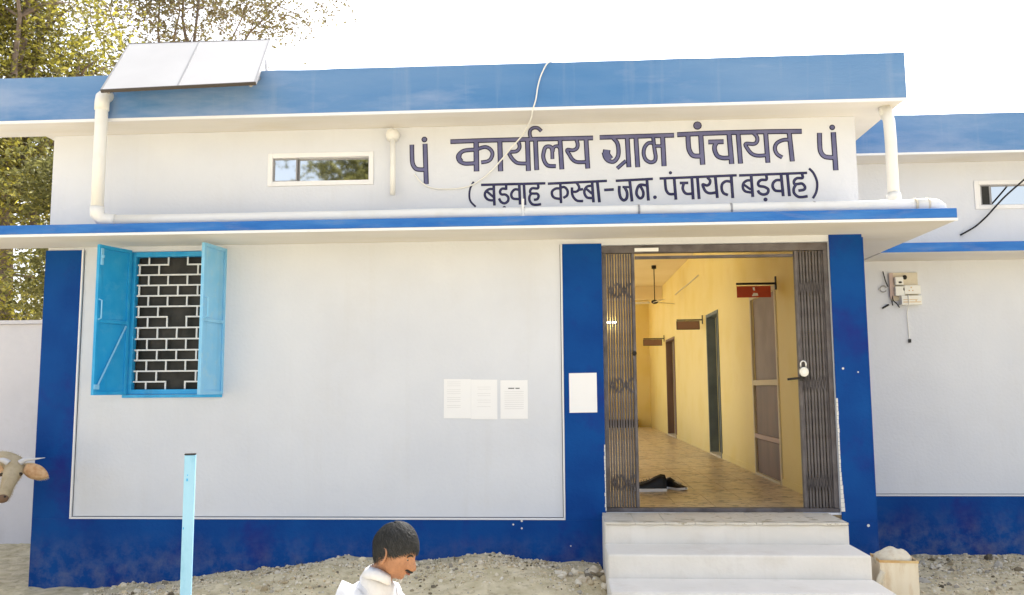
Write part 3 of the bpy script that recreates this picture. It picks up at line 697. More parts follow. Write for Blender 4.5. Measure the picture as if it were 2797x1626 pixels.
MB().tube([mt @ Vector(p) for p in ((W_-.01,.008,2.24),(W_-.02,.055,2.25),(W_-.02,.055,2.41),(W_-.01,.008,2.42))], .006, 6).build('handle', 'paleblue', lf)
MB().box(x0-.01, x1+.01, -.012, -.001, 1.586, 1.611).build('window_sill', 'skyblue', wo_)

# ================================================================ VENTILATOR WINDOWS
def ventilator(x0, x1, z0, z1, y, parent, panes):
    t = .042; m_ = MB()
    m_.box(x0+.001,x0+t,y-.012,y+.06,z0+.001,z1-.001).box(x1-t,x1-.001,y-.012,y+.06,z0+.001,z1-.001).box(x0+t,x1-t,y-.012,y+.06,z0+.001,z0+t).box(x0+t,x1-t,y-.012,y+.06,z1-t,z1-.001)
    v = m_.build('ventilator_window', 'trim', parent, bevel=.003)
    for (a, b_, mm, yy) in panes:
        MB().box(a, b_, y+yy, y+yy+.006, z0+t+.012, z1-t-.012).build('pane', mm, v)
        MB().box(a-.012, a, y+yy-.006, y+yy+.012, z0+t, z1-t).box(b_, b_+.012, y+yy-.006, y+yy+.012, z0+t, z1-t).box(a, b_, y+yy-.006, y+yy+.012, z0+t, z0+t+.012).box(a, b_, y+yy-.006, y+yy+.012, z1-t-.012, z1-t).build('sash', 'sashgrey', v)
    return v
ventilator(*VEN, 0, ob, [(VEN[0]+.056, VEN[0]+.245, 'mirror', .02), (VEN[0]+.272, VEN[1]-.056, 'mirror', .045)])

# ================================================================ ANNEX BUILDING (recessed, right)
AY = 1.6
an = empty('annex_building', (5.5, AY, 0), 'recessed white building wing on the right with blue parapet and blue plinth', 'building')
AV = (4.218, 5.05, 3.425, 3.722)
wall_holes('front_wall', 2.465, 12, -.3, 3.92, [AV], AY, AY+.23, 'wall', an)
MB().box(2.465, 12.3, AY-.35, AY+5, 3.921, 4.03).build('roof_slab', 'soffit', an)
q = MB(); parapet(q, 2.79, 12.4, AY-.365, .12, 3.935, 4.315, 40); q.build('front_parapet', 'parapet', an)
MB().box(2.79, 12.4, AY-.371, AY-.352, 3.913, 3.934).build('drip_edge', 'trim', an)
MB().box(3.05, 12.2, AY-.545, AY-.002, 2.905, 2.985).build('sunshade_slab', 'soffit', an)
MB().box(3.05, 12.21, AY-.558, AY-.546, 2.91, 3.0).box(3.05, 12.21, AY-.545, AY-.44, 2.986, 3.0).build('sunshade_edge', 'edgeblue', an, bevel=.003)
MB().box(2.517, 12, AY-.014, AY-.001, -.3, .560).build('plinth_band', 'blue', an, bevel=.004)
MB().box(2.517, 12, AY-.018, AY-.001, .562, .577).build('border_bead', 'trim', an, bevel=.003)
MB().box(2.517, 12, AY-.0035, AY-.001, .579, .584).build('groove_shade_line', 'inkshade', an)  # groove shade painted as a dark strip above the plinth
ventilator(*AV, AY, an, [(AV[0]+.082, AV[0]+.158, 'netting', .02), (AV[0]+.19, AV[1]-.056, 'mirror', .045)])
MB().box(AV[0]+.043, AV[0]+.068, AY+.01, AY+.035, AV[2]+.043, AV[3]-.043).build('mullion', 'trim', an)

# ================================================================ PIPES, CABLES
dp = empty('drain_pipe', (-3.82, -.47, 3.0), 'thick white drain pipe dropping from the parapet at the left and running along the sunshade', 'drain pipe')
path = [(-3.823,-.36,4.125),(-3.823,-.42,4.122),(-3.823,-.455,4.10),(-3.823,-.47,4.06),(-3.823,-.47,3.6),(-3.823,-.47,3.14)]
MB().tube(path, .050, 16).build('vertical_pipe', 'pvc', dp, smooth=True)
MB().tube([(-3.823,-.375,4.13),(-3.823,-.425,4.125),(-3.823,-.462,4.095),(-3.823,-.47,4.05),(-3.823,-.47,3.985)], .0575, 16).build('elbow', 'pvc', dp, smooth=True)
MB().tube([(-3.823,-.47,3.16),(-3.822,-.468,3.10),(-3.80,-.45,3.065),(-3.75,-.41,3.055),(-3.70,-.40,3.055)], .0565, 14).build('elbow', 'pvc', dp, smooth=True)
MB().tube([(-3.70,-.40,3.055)]+[(x, -.40+.008*math.sin(x*2), 3.054+.002*math.sin(x*5)) for x in [-3+i*.5 for i in range(12)]]+[(2.86,-.40,3.056)], .050, 14).build('horizontal_pipe', 'pvc', dp, smooth=True)
MB().tube([(2.80,-.40,3.056),(2.90,-.40,3.056),(2.95,-.40,3.05),(2.975,-.40,3.03),(2.98,-.40,3.005)], .0565, 14).build('elbow', 'pvc', dp, smooth=True)
for xc in (2.78, 2.875): MB().tube([(xc,-.40,3.056),(xc+.016,-.40,3.056)], .060, 14).build('pipe_collar', 'meterboard', dp, smooth=True)
for x in (-.3, .62, 1.35, 2.0): MB().tube([(x,-.40,3.054),(x+.016,-.40,3.054)], .053, 12).build('pipe_clamp', 'alu', dp)
MB().tube([(-.30,-.455,3.0),(-.30,-.455,3.16)], .011, 8).build('overflow_stub', 'pvc', dp)
d2 = empty('drain_pipe', (2.67, -.28, 3.0), 'white downpipe at the right corner between the roof overhang and the sunshade', 'drain pipe')
MB().tube([(2.675,-.22,3.919),(2.675,-.28,3.78),(2.672,-.30,3.6),(2.670,-.30,3.14)], .045, 14).build('vertical_pipe', 'pvc', d2, smooth=True)
MB().tube([(2.670,-.30,3.17),(2.670,-.32,3.11)], .054, 14).tube([(2.675,-.20,3.918),(2.675,-.24,3.84)], .053, 14).build('elbow', 'pvc', d2, smooth=True)
s2 = empty('waste_spout', (-1.44, -.06, 3.6), 'thin white plastic spout on the wall between the vent window and the lettering', 'spout')
MB().tube([(-1.44,.0,3.845),(-1.44,-.04,3.845),(-1.44,-.075,3.83),(-1.438,-.085,3.79)], .052, 14).ball((-1.445,-.07,3.835),.056,12,8).build('elbow', 'pvc', s2, smooth=True)
MB().tube([(-1.438,-.085,3.80),(-1.436,-.075,3.55),(-1.437,-.07,3.305)], .024, 12).build('thin_pipe', 'pvc', s2, smooth=True)
wr = [(.02,-.20,4.318),(-.03,-.33,4.325),(-.085,-.405,4.31),(-.14,-.412,4.21),(-.170,-.412,4.11),(-.188,-.41,4.0),(-.212,-.40,3.925),(-.235,-.32,3.86),(-.30,-.17,3.79),(-.40,-.05,3.716),(-.568,-.025,3.531),(-.69,-.018,3.43),(-.80,-.014,3.378),(-.95,-.012,3.362),(-1.10,-.012,3.372),(-1.19,-.012,3.42),(-1.26,-.012,3.50)]
def smooth_path(P, n=5):
    P = [Vector(p) for p in P]; Q = []
    for i in range(len(P)-1):
        p0 = P[max(i-1,0)]; p1 = P[i]; p2 = P[i+1]; p3 = P[min(i+2,len(P)-1)]
        for k in range(n):
            t = k/n; Q.append(.5*((2*p1)+(p2-p0)*t+(2*p0-5*p1+4*p2-p3)*t*t+(3*p1-p0-3*p2+p3)*t**3))
    return Q+[P[-1]]
tag(MB().tube(smooth_path(wr), .006, 8).build('cable', 'pvc', org=(-.2,-.4,3.9), smooth=True), 'thin white cable hanging over the parapet and curving across the painted heading', 'cable')
bw_ = [(4.045,AY-.02,3.16),(4.12,AY-.03,3.20),(4.2,AY-.04,3.25),(4.30,AY-.05,3.34),(4.42,AY-.06,3.47),(4.52,AY-.07,3.57),(4.75,AY-.2,3.80),(4.93,AY-.40,4.08),(5.0,AY-.378,4.26),(5.02,AY-.35,4.325)]
tag(MB().tube(smooth_path(bw_), .009, 6).build('cable', 'black', org=(4.05,AY,3.16), smooth=True), 'black cable rising to the right past the annex vent window', 'cable')

# ================================================================ METER BOARD
mo = empty('meter_board', (3.45, AY, 2.45), 'cluster of cream electric meter boxes with loose black wires on the annex wall', 'meter box')
y = AY
MB().box(3.335, 3.60, y-.018, y-.001, 2.50, 2.785).build('backboard', 'meterboard', mo, bevel=.003)
MB().box(3.315, 3.352, y-.035, y-.0185, 2.52, 2.78).build('side_strip', 'pinkboard', mo)
MB().box(3.36, 3.44, y-.07, y-.0185, 2.655, 2.735).build('switch_box', 'meter', mo, bevel=.005)
MB().box(3.355, 3.445, y-.075, y-.0185, 2.545, 2.640).build('fuse_box', 'meter', mo, bevel=.005)
MB().box(3.44, 3.60, y-.08, y-.0185, 2.56, 2.650).build('meter_box', 'meter', mo, bevel=.006)
MB().box(3.405, 3.605, y-.085, y-.002, 2.452, 2.545).build('meter_box', 'meter', mo, bevel=.006)
MB().box(3.42,3.59,y-.0875,y-.0855,2.475,2.482).box(3.42,3.56,y-.0875,y-.0855,2.50,2.505).box(3.54,3.55,y-.0875,y-.0855,2.485,2.497).box(3.50,3.512,y-.0825,y-.0805,2.62,2.632).box(3.48,3.49,y-.0825,y-.0805,2.59,2.60).box(3.515,3.525,y-.0825,y-.0805,2.59,2.60).build('printed_mark', 'tinrust', mo)
for c_, r_ in (((3.47,y-.03,2.735),(.022,.02,.024)),((3.405,y-.075,2.68),(.018,.012,.010)),((3.44,y-.06,2.61),(.02,.02,.03))): MB().ball(c_, r_, 8, 6).build('fuse_knob', 'blackiron', mo)
for P in ([(3.26,y-.02,2.80),(3.268,y-.03,2.74),(3.28,y-.03,2.69),(3.30,y-.03,2.64)],
          [(3.335,y-.03,2.55),(3.34,y-.04,2.50),(3.37,y-.04,2.47),(3.40,y-.03,2.43)],
          [(3.33,y-.03,2.50),(3.335,y-.03,2.45)]):
    MB().tube(smooth_path(P), .006, 6).build('loose_wire', 'black', mo)
MB().tube(arc((3.255,2.62),.032,20,330,12,'xz',y-.02), .006, 6).build('wire_coil', 'alu', mo)
MB().tube([(3.235,y-.02,2.425),(3.30,y-.02,2.46)], .010, 6).build('loose_plug', 'black', mo)
MB().tube(smooth_path([(3.47,y-.09,2.55),(3.472,y-.09,2.46),(3.478,y-.02,2.38),(3.482,y-.012,2.25),(3.487,y-.012,2.12)]), .005, 6).build('white_lead', 'pvc', mo)
MB().box(3.478,3.498,y-.03,y-.004,2.075,2.11).build('hanging_plug', 'black', mo)

# ================================================================ NOTICES
def notice(x0, x1, z0, z1, y, label, lines, tilt=0, m='paper'):
    mb = MB(); n = 4; 
    for i in range(n):
        a, b_ = x0+(x1-x0)*i/n, x0+(x1-x0)*(i+1)/n
        ya, yb = y-.002-.003*math.sin(math.pi*i/n), y-.002-.003*math.sin(math.pi*(i+1)/n)
        ta, tb = tilt*(a-x0), tilt*(b_-x0)
        mb.quad((a,ya,z0+ta),(b_,yb,z0+tb),(b_,yb,z1+tb),(a,ya,z1+ta)); mb.quad((b_,y-.001,z0+tb),(a,y-.001,z0+ta),(a,y-.001,z1+ta),(b_,y-.001,z1+tb))
    o = mb.build('notice', m, org=((x0+x1)/2, y, z0)); tag(o, label, 'notice')
    if lines:
        l = MB()
        for fx0, fx1, fz, h in lines:
            a, b_ = x0+(x1-x0)*fx0, x0+(x1-x0)*fx1; z = z0+(z1-z0)*fz
            l.quad((a,y-.0062,z),(b_,y-.0062,z),(b_,y-.0062,z+h),(a,y-.0062,z+h))
        l.build('print_lines', 'ink', o)
    return o
L1 = [(.12,.62,.92-i*.05,.0015) for i in range(14) if i % 4 != 3]; L2 = [(.2+.03*(i % 3),.75,.86-i*.055,.0013) for i in range(11) if i % 3]
notice(-1.0,-.770,1.40,1.728,0,'left sheet of two paper notices taped edge to edge on the white wall',L1,-.01)
notice(-.769,-.548,1.392,1.722,0,'right sheet of two paper notices taped edge to edge on the white wall',L2,-.012)
n3 = notice(-.522,-.292,1.392,1.714,0,'separate paper notice with a dark heading, nearest the blue door band',[(.15,.85,.70-i*.055,.0016) for i in range(9)])
MB().quad((-.455,-.0064,1.642),(-.405,-.0064,1.642),(-.405,-.0064,1.650),(-.455,-.0064,1.650)).quad((-.395,-.0064,1.642),(-.36,-.0064,1.642),(-.36,-.0064,1.650),(-.395,-.0064,1.650)).build('print_heading', 'inkshade', n3)
notice(.055,.285,1.44,1.768,-.0145,'blank white sheet pasted on the blue band beside the gate',None,.012)

# ================================================================ CORRIDOR SIGNS, FAN
def flag_sign(y, z, x0, m, label, marks=False):
    s = empty('door_sign', (CX1, y, z), label, 'sign')
    MB().box(x0, CX1-.002, y-.008, y+.008, z, z+.022).build('hanger_bar', 'blackiron', s)
    MB().box(CX1-.014, CX1-.001, y-.015, y+.015, z-.055, z+.085).build('mount_plate', 'blackiron', s)
    p = MB().box(x0+.004, CX1-.06, y-.005, y+.005, z-.135, z-.014).build('sign_plate', m, s, bevel=.002)
    if m != 'redsign':
        e_ = .010
        MB().box(x0-.004, x0+.006, y-.009, y+.009, z-.143, z-.006).box(CX1-.062, CX1-.052, y-.009, y+.009, z-.143, z-.006).box(x0+.006, CX1-.062, y-.009, y+.009, z-.145, z-.135).box(x0+.006, CX1-.062, y-.009, y+.009, z-.013, z-.006).build('border', 'blackiron', s)
    if marks:
        mm = MB(); c = (x0+CX1)/2-.02
        mm.quad((c-.015,y-.0062,z-.06),(c+.005,y-.0062,z-.065),(c,y-.0062,z-.03),(c-.02,y-.0062,z-.03)).quad((c-.03,y-.0062,z-.12),(c+.035,y-.0062,z-.118),(c+.03,y-.0062,z-.09),(c-.012,y-.0062,z-.088))
        mm.build('faded_mark', 'paper', s)
    return s
flag_sign(1.86, 2.715, 1.845, 'redsign', 'red sign plate on a black bracket beside the nearest corridor door', True)
flag_sign(6.55, 2.705, 1.845, 'brownsign', 'brown framed sign plate on a bracket by the middle corridor door')
flag_sign(11.7, 2.70, 1.80, 'brownsign', 'small brown sign plate beside the farthest corridor door')
fn = empty('ceiling_fan', (1.73, 8.6, 3.9), 'ceiling fan hanging on a dark rod deep inside the corridor', 'fan')
fx, fy = 1.73, 8.6
MB().tube([(fx,fy,3.903),(fx,fy,3.25)], .009, 8).tube([(fx,fy,3.90),(fx,fy,3.84)], .045, 10).build('rod', 'blackiron', fn)
MB().ball((fx,fy,3.22),(.065,.065,.04),14,8).build('motor', 'blackiron', fn, smooth=True)
for k in range(3):
    a = R(40+120*k); mt = Matrix.Translation((fx,fy,3.215)) @ Matrix.Rotation(a,4,'Z') @ Matrix.Rotation(R(12),4,'X')
    MB().xbox(mt,.09,.48,-.06,.06,-.004,.004).build('blade', 'frame', fn)
lt = empty('tube_light', (1.0, 14.9, 3.3), 'lit fluorescent tube light high on the far end wall of the corridor', 'tube light')
MB().box(.55,1.45,14.96,14.998,3.30,3.36).build('batten', 'tube', lt)
MB().tube([(.58,14.93,3.33),(1.42,14.93,3.33)], .018, 10).build('tube', 'lamp', lt)

bx = MB().box(1.0,1.9,14.55,14.95,.63,.80).build('floor_chest', 'blackiron', org=(1.5,14.7,.63), bevel=.01); tag(bx, 'low dark chest on the floor against the far corridor wall', 'chest')
MB().box(.99,1.91,14.54,14.96,.80,.825).build('lid', 'doorwood', bx)

# ================================================================ SHOES
def shoe(px, py, rz, scale, label, hi=False):
    s = empty('shoe', (px, py, ZF), label, 'shoe', 'black shoes left inside the doorway')
    mt = Matrix.Translation((px,py,ZF)) @ Matrix.Rotation(rz,4,'Z') @ Matrix.Scale(scale,4)
    prof = [(-.14,.034,.07),(-.125,.038,.115),(-.09,.040,.120),(-.04,.040,.098),(.0,.043,.075),(.05,.047,.06),(.10,.045,.048),(.135,.034,.04),(.15,.015,.032)]
    up = MB(); n = 10; b0 = 0
    for (x, w_, h) in prof:
        for k in range(n):
            t = math.pi*k/(n-1); up.v.append(tuple(mt @ Vector((x, w_*math.cos(t), .022+(h-.02)*math.sin(t)**.7))))
    for i in range(len(prof)-1):
        for k in range(n-1): up.f.append((i*n+k, i*n+k+1, (i+1)*n+k+1, (i+1)*n+k))
    up.f.append(tuple(range(n))); up.f.append(tuple((len(prof)-1)*n+k for k in reversed(range(n))))
    up.build('upper', 'black', s, smooth=True)
    so_ = MB(); ring = [(x, w_+.005) for x, w_, h in prof]; pts = [(x, w_) for x, w_ in ring]+[(x, -w_) for x, w_ in reversed(ring)]
    n = len(pts)
    for z in (.001, .024):
        for x, yy in pts: so_.v.append(tuple(mt @ Vector((x, yy, z+(.012 if x > .12 else 0)))))
    so_.f.append(tuple(reversed(range(n)))); so_.f.append(tuple(range(n, 2*n)))
    for i in range(n): so_.f.append((i, (i+1) % n, n+(i+1) % n, n+i))
    so_.build('sole', 'paper', s, bevel=.004)
    la = MB()
    for k in range(4): la.tube([mt @ Vector((.0+k*.022, -.022, .083-k*.006)), mt @ Vector((.0+k*.022, .022, .083-k*.006))], .004, 5)
    la.build('laces', 'meterboard' if hi else 'black', s)
shoe(.83, 1.42, R(186), 1.25, 'nearest black shoe, its white sole towards the gate')
shoe(.86, 1.60, R(172), 1.25, 'black shoe standing just behind the nearest one')
shoe(1.12, 1.56, R(-55), .95, 'black shoe with laces set at an angle, right of the pair', True)
# ================================================================ SOLAR PANEL
so_e = empty('solar_panel', (-3.3, 0, 4.1), 'tilted double solar panel with pale glare mounted over the left parapet', 'solar panel')
BL, BR = Vector((-3.728,-.67,4.080)), Vector((-2.437,-.67,4.109)); TL, TR = Vector((-3.885,.03,4.775)), Vector((-2.575,.03,4.772))
def pq(s, t): return BL*(1-s)*(1-t)+BR*s*(1-t)+TL*(1-s)*t+TR*s*t
nrm = ((BR-BL).cross(TL-BL)).normalized()
def slab(s0, s1, t0, t1, h0, h1):
    mb = MB(); c = [pq(s0,t0), pq(s1,t0), pq(s1,t1), pq(s0,t1)]
    mb.v = [tuple(p+nrm*h0) for p in c]+[tuple(p+nrm*h1) for p in c]
    mb.f = [(0,3,2,1),(4,5,6,7),(0,1,5,4),(1,2,6,5),(2,3,7,6),(3,0,4,7)]; return mb
slab(.012,.494,.012,.988,-.012,.004).build('module', 'panel', so_e); slab(.508,.988,.012,.988,-.012,.004).build('module', 'panel', so_e)
for a in ((0,1,0,.011),(0,1,.989,1),(0,.011,.0115,.9885),(.989,1,.0115,.9885),(.4945,.5075,.0115,.9885)): slab(*a,-.022,.006).build('frame_rail', 'panelframe' if a[0] == 0 and a[1] == 1 else 'alu', so_e)
for p, q in (((.04,.02),(-3.70,-.30,4.31)),((.96,.02),(-2.52,-.30,4.31)),((.05,.95),(-4.02,.55,4.03)),((.95,.95),(-2.70,.55,4.03)),((.5,.95),(-3.36,.55,4.03))):
    a = pq(*p)-nrm*.03; MB().tube([a, Vector(q)], .014, 6).build('support_leg', 'alu', so_e)

# ================================================================ BOUNDARY WALL, POST, TIN
bwl = MB().box(-14, -4.62, 2.0, 2.22, -.3, 2.40).build('boundary_wall', 'bwall', org=(-7,2.1,0), bevel=.01)
tag(bwl, 'plain pale lime washed compound wall at the left edge below the trees', 'wall')
MB().box(-14, -4.6, 1.97, 2.25, 2.40, 2.44).build('coping', 'bwall', bwl)
ps = empty('steel_post', (-1.72,-3.25,0), 'short pale blue square steel post standing in front of the white wall', 'post')
mtp = Matrix.Translation((-1.72,-3.25,0)) @ Matrix.Rotation(R(20),4,'Z')
MB().xbox(mtp,-.024,.024,-.024,.024,-.1,1.352).build('tube', 'pole', ps, bevel=.003)
MB().xbox(mtp,-.0245,.0245,-.0245,.0245,1.353,1.358).build('open_end', 'blackiron', ps)
MB().xbox(mtp,-.012,-.006,-.0262,-.0243,1.235,1.247).xbox(mtp,-.010,-.006,-.0262,-.0243,1.26,1.265).xbox(mtp,-.020,-.016,-.0262,-.0243,1.02,1.03).build('bolt_hole', 'skyblue', ps)

tn = empty('cut_tin', (2.33,-.80,0), 'square cream tin with a rounded cloth bundle heaped in its top, right of the steps', 'tin')
mtt = Matrix.Translation((2.335,-.80,0)) @ Matrix.Rotation(R(-6),4,'Z')
body = MB(); tw_ = .003
for a in ((-.125,.125,-.125,-.122),(-.125,.125,.122,.125),(-.125,-.122,-.1219,.1219),(.122,.125,-.1219,.1219)): body.xbox(mtt, a[0],a[1],a[2],a[3], .0, .435)
body.xbox(mtt,-.1219,.1219,-.1219,.1219,.0,.006); body.build('tin_body', 'tin', tn)
MB().xbox(mtt,-.129,.129,-.129,-.1255,.42,.437).xbox(mtt,.1255,.129,-.125,.129,.42,.437).xbox(mtt,-.129,-.1255,-.125,.129,.42,.437).build('rolled_rim', 'tinrust', tn)
cbn = MB().ball(tuple(mtt @ Vector((-.01,.0,.425))), (.128,.118,.072), 22, 14)
for i, v in enumerate(cbn.v):
    q = Vector(v); q += Vector((1,1,1.5))*.012*mnoise.noise(Vector((q.x*22, q.y*22, q.z*14))); cbn.v[i] = tuple(q)
cbn.build('cloth_bundle', 'meterboard', tn, smooth=True)
rg = MB()
for i in range(7):
    a = R(200+i*14); rg.tube(smooth_path([tuple(mtt @ Vector((-.11-.02*i*.3, -.13, .36-.03*i))), tuple(mtt @ Vector((-.15, -.14+.01*i, .25-.02*i))), tuple(mtt @ Vector((-.10-.01*i, -.15, .02)))]), [.02]*11, 6)
rgo = rg.build('draped_rag', 'meterboard', org=(2.2,-.93,0), smooth=True); tag(rgo, 'crumpled dirty white rag hanging beside the tin at the steps', 'rag')

# ================================================================ TREES
def tree(name, label, base, crown, radii, nleaf, lm, leaf, trunk_r, gaps, limbs=9, lobes=26, seed=1, spread=.55, droop=0.0):
    rr = random.Random(seed); tr = empty(name, base, label, 'tree')
    C = Vector(crown); Rv = Vector(radii); B = Vector(base)
    top = Vector((C.x, C.y, C.z+radii[2]*.3)); trunk = [B+Vector((0,0,-.2))]
    for i in range(1, 7):
        t = i/6; p = B.lerp(top, t)+Vector((rr.uniform(-.12,.12), rr.uniform(-.12,.12), 0)); trunk.append(p)
    MB().tube(trunk, [trunk_r*(1-.8*i/6) for i in range(7)], 10).build('trunk', 'bark', tr, smooth=True)
    lb = MB(); cen = []
    for k in range(lobes):
        while True:
            d = Vector((rr.uniform(-1,1), rr.uniform(-1,1), rr.uniform(-1,1)))
            if .25 < d.length < 1: break
        cen.append(C+Vector((d.x*Rv.x, d.y*Rv.y, d.z*Rv.z)))
    for k in range(limbs):
        e = cen[k % len(cen)]; s_ = trunk[rr.choice((3,4,5))]; P = [s_]
        for i in range(1, 6):
            t = i/5; P.append(s_.lerp(e, t)+Vector((rr.uniform(-.15,.15), rr.uniform(-.15,.15), .25*math.sin(math.pi*t)+rr.uniform(-.08,.08))))
        lb.tube(P, [trunk_r*.42*(1-.85*i/5) for i in range(6)], 6)
        for j in range(4):
            q = P[rr.choice((2,3,4))]; d = Vector((rr.uniform(-1,1), rr.uniform(-1,1), rr.uniform(-.3,.8)))*min(radii)*.5
            lb.tube([q, q+d*.5+Vector((0,0,.08)), q+d], [trunk_r*.13, trunk_r*.08, trunk_r*.03], 5)
    lb.build('limbs', 'bark', tr, smooth=True)
    lf_ = MB(); v, f_ = lf_.v, lf_.f
    per = 9; nc = nleaf//per
    for c in range(nc):
        ce = rr.choice(cen); g_ = Vector((rr.gauss(0,1), rr.gauss(0,1), rr.gauss(0,.8)))*min(radii)*spread*.5; p0 = ce+g_
        if mnoise.noise(p0*.9+Vector((seed,0,0))) < gaps: continue
        tw_d = Vector((rr.uniform(-1,1), rr.uniform(-1,1), rr.uniform(-.8,.5)-droop)).normalized()
        for k in range(per):
            p = p0+tw_d*(k*leaf*.55)
            a = Vector((rr.gauss(0,1), rr.gauss(0,1), rr.gauss(0,.7)-droop)).normalized(); b_ = a.cross(Vector((rr.gauss(0,1), rr.gauss(0,1), rr.gauss(0,1)))).normalized()
            L_ = leaf*rr.uniform(.6,1.3); W2 = L_*.24; n = len(v); mid = p+a*L_*.5; nn = a.cross(b_)*L_*.06
            v += [tuple(p), tuple(mid+b_*W2+nn), tuple(p+a*L_), tuple(mid-b_*W2+nn)]; f_.append((n,n+1,n+2,n+3))
    lf_.build('crown', lm, tr)
    return tr
tree('broadleaf_tree', 'sunlit yellow green tree rising behind the left end of the office', (-9.3,6.4,0), (-9.2,6.2,6.1), (2.0,2.2,3.6), 95000, 'leafA', .085, .24, -.30, limbs=16, lobes=48, seed=3)
tree('broadleaf_tree', 'sparse brownish tree with bare twigs far behind the solar panel', (-10.6,13,0), (-8.9,12.4,11.1), (3.0,1.8,1.9), 30000, 'leafB', .095, .13, -.10, limbs=9, lobes=34, seed=5)
tree('small_tree', 'olive green tree leaning close to the left side wall of the office', (-5.9,3.6,0), (-5.75,3.4,3.6), (1.15,1.0,1.15), 34000, 'leafC', .075, .12, -.20, limbs=14, lobes=24, seed=11)
tree('small_tree', 'thin tree whose few sprigs show just right of the solar panel', (-6.9,9.0,0), (-6.75,9.0,7.2), (.75,.6,.95), 1500, 'leafB', .10, .08, -.05, limbs=9, lobes=8, seed=13)
tree('broadleaf_tree', 'dense tree across the lane mirrored in the vent window', (-5.6,-21,0), (-5.6,-21,9.6), (2.6,2.2,3.8), 30000, 'leafC', .20, .35, -.35, limbs=14, lobes=44, seed=21)

# ================================================================ skin-modifier bodies
def skin_mesh(name, verts, edges, radii, root=0, sub=2):
    me = bpy.data.meshes.new(name); me.from_pydata([tuple(p) for p in verts], edges, []); o = bpy.data.objects.new(name, me); COL.objects.link(o)
    sk = o.modifiers.new('skin','SKIN'); sk.use_smooth_shade = True
    ly = me.skin_vertices[0].data if me.skin_vertices else None
    if ly is None:
        bpy.context.view_layer.objects.active = o; bpy.ops.object.modifier_remove(modifier='skin'); bpy.ops.object.modifier_add(type='SKIN'); ly = me.skin_vertices[0].data
    for i, rr_ in enumerate(radii): ly[i].radius = rr_ if isinstance(rr_, tuple) else (rr_, rr_); ly[i].use_root = (i == root)
    sb = o.modifiers.new('sub','SUBSURF'); sb.levels = sub; sb.render_levels = sub
    dg = bpy.context.evaluated_depsgraph_get(); dg.update(); ev = o.evaluated_get(dg); m2 = ev.to_mesh()
    vs = [v.co.copy() for v in m2.vertices]; fs = [tuple(p.vertices) for p in m2.polygons]; ev.to_mesh_clear()
    bpy.data.objects.remove(o); bpy.data.meshes.remove(me); return vs, fs
def chain(V, E_, Rr, start, pts):
    prev = start; idx = []
    for p, r_ in pts:
        V.append(Vector(p)); Rr.append(r_); E_.append((prev, len(V)-1)); prev = len(V)-1; idx.append(prev)
    return idx
# ---- person, squatting, facing right
root = Vector((-.86,-3.31, gz(-.86,-3.31))); rz = Matrix.Rotation(R(-35),3,'Z')
def wl(p): return root + rz @ Vector(p)
V = [Vector((-.15,0,.25))]; E_ = []; Rr = [(.12,.14)]
sp_ = chain(V,E_,Rr,0,[((-.14,0,.42),(.105,.12)),((-.06,0,.57),(.105,.12)),((.0,0,.69),(.08,.095)),((.05,0,.79),(.052,.056)),((.09,0,.87),(.05,.052)),((.115,0,.915),(.05,.052))])
for s in (1,-1):
    chain(V,E_,Rr,0,[((-.10,s*.10,.22),.095),((.09,s*.14,.38),.08),((.26,s*.17,.50),.062),((.15,s*.16,.30),.055),((.03,s*.14,.10),.042),((.02,s*.14,.045),.04),((.12,s*.155,.035),.036),((.19,s*.165,.025),.026)])
    a = chain(V,E_,Rr,sp_[2],[((.02,s*.10,.69),.046),((.06,s*.165,.62),.044),((.17,s*.22,.55),.040),((.26,s*.16,.56),.034),((.36,s*.08,.58),.026),((.40,s*.06,.575),(.034,.018))])
    for k, (dx, dy, ln, r_) in enumerate(((.04,-.03,.03,.0095),(.045,-.012,.034,.009),(.045,.006,.033,.009),(.04,.022,.028,.008))):
        chain(V,E_,Rr,a[-1],[((.40+dx,s*.06+dy,.57),r_),((.40+dx+ln*.7,s*.06+dy*1.1,.555),r_*.95),((.40+dx+ln*.9,s*.06+dy*1.1,.53),r_*.85)])
    chain(V,E_,Rr,a[-2],[((.385,s*.06+s*-.03,.60),.011),((.41,s*.06+s*-.045,.605),.010)])
bv, bf = skin_mesh('tmp', V, E_, Rr)
pe = empty('person', tuple(root), 'squatting person with short dark grey hair and moustache, white shirt, looking right', 'person')
pb = MB(); pb.v = [tuple(wl(v)) for v in bv]; pb.f = list(bf)
# head
HC = Vector((-.737,-3.375,.949)); hm = Matrix.Rotation(R(-20),3,'Z') @ Matrix.Rotation(R(22),3,'Y')
def hs_(d, extra=0):
    x, y, z = d; rx, ry, rz_ = .094, .074, .118
    ga = lambda cx, cy, cz, s: math.exp(-((x-cx)**2+(y-cy)**2+(z-cz)**2)/(s*s))
    p = Vector((x*rx, y*ry, z*rz_))
    if z < 0: t = -z; p.y *= 1-.34*t*t; p.x = p.x*(1-.10*t)+.012*t if x > -.2 else p.x*(1-.25*t)
    if z > 0 and x < 0: p.x *= 1.06
    k = .032*ga(.98,0,-.24,.15)+.012*ga(.99,0,-.06,.13)+.006*ga(.95,0,.22,.30)-.010*ga(.93,.34,.02,.17)-.010*ga(.93,-.34,.02,.17)+.013*ga(.87,0,-.47,.13)+.014*ga(.70,0,-.74,.20)+.004*ga(.75,.55,-.15,.25)+.004*ga(.75,-.55,-.15,.25)-.008*ga(.82,0,-.60,.09)-.006*ga(.95,0,-.33,.07)
    return p + Vector((x,y,z))*(k+extra)
bm = bmesh.new(); bmesh.ops.create_icosphere(bm, subdivisions=5, radius=1)
n0 = len(pb.v); pb.v += [tuple(HC + hm @ hs_(v.co)) for v in bm.verts]; pb.f += [tuple(n0+v.index for v in f_.verts) for f_ in bm.faces]
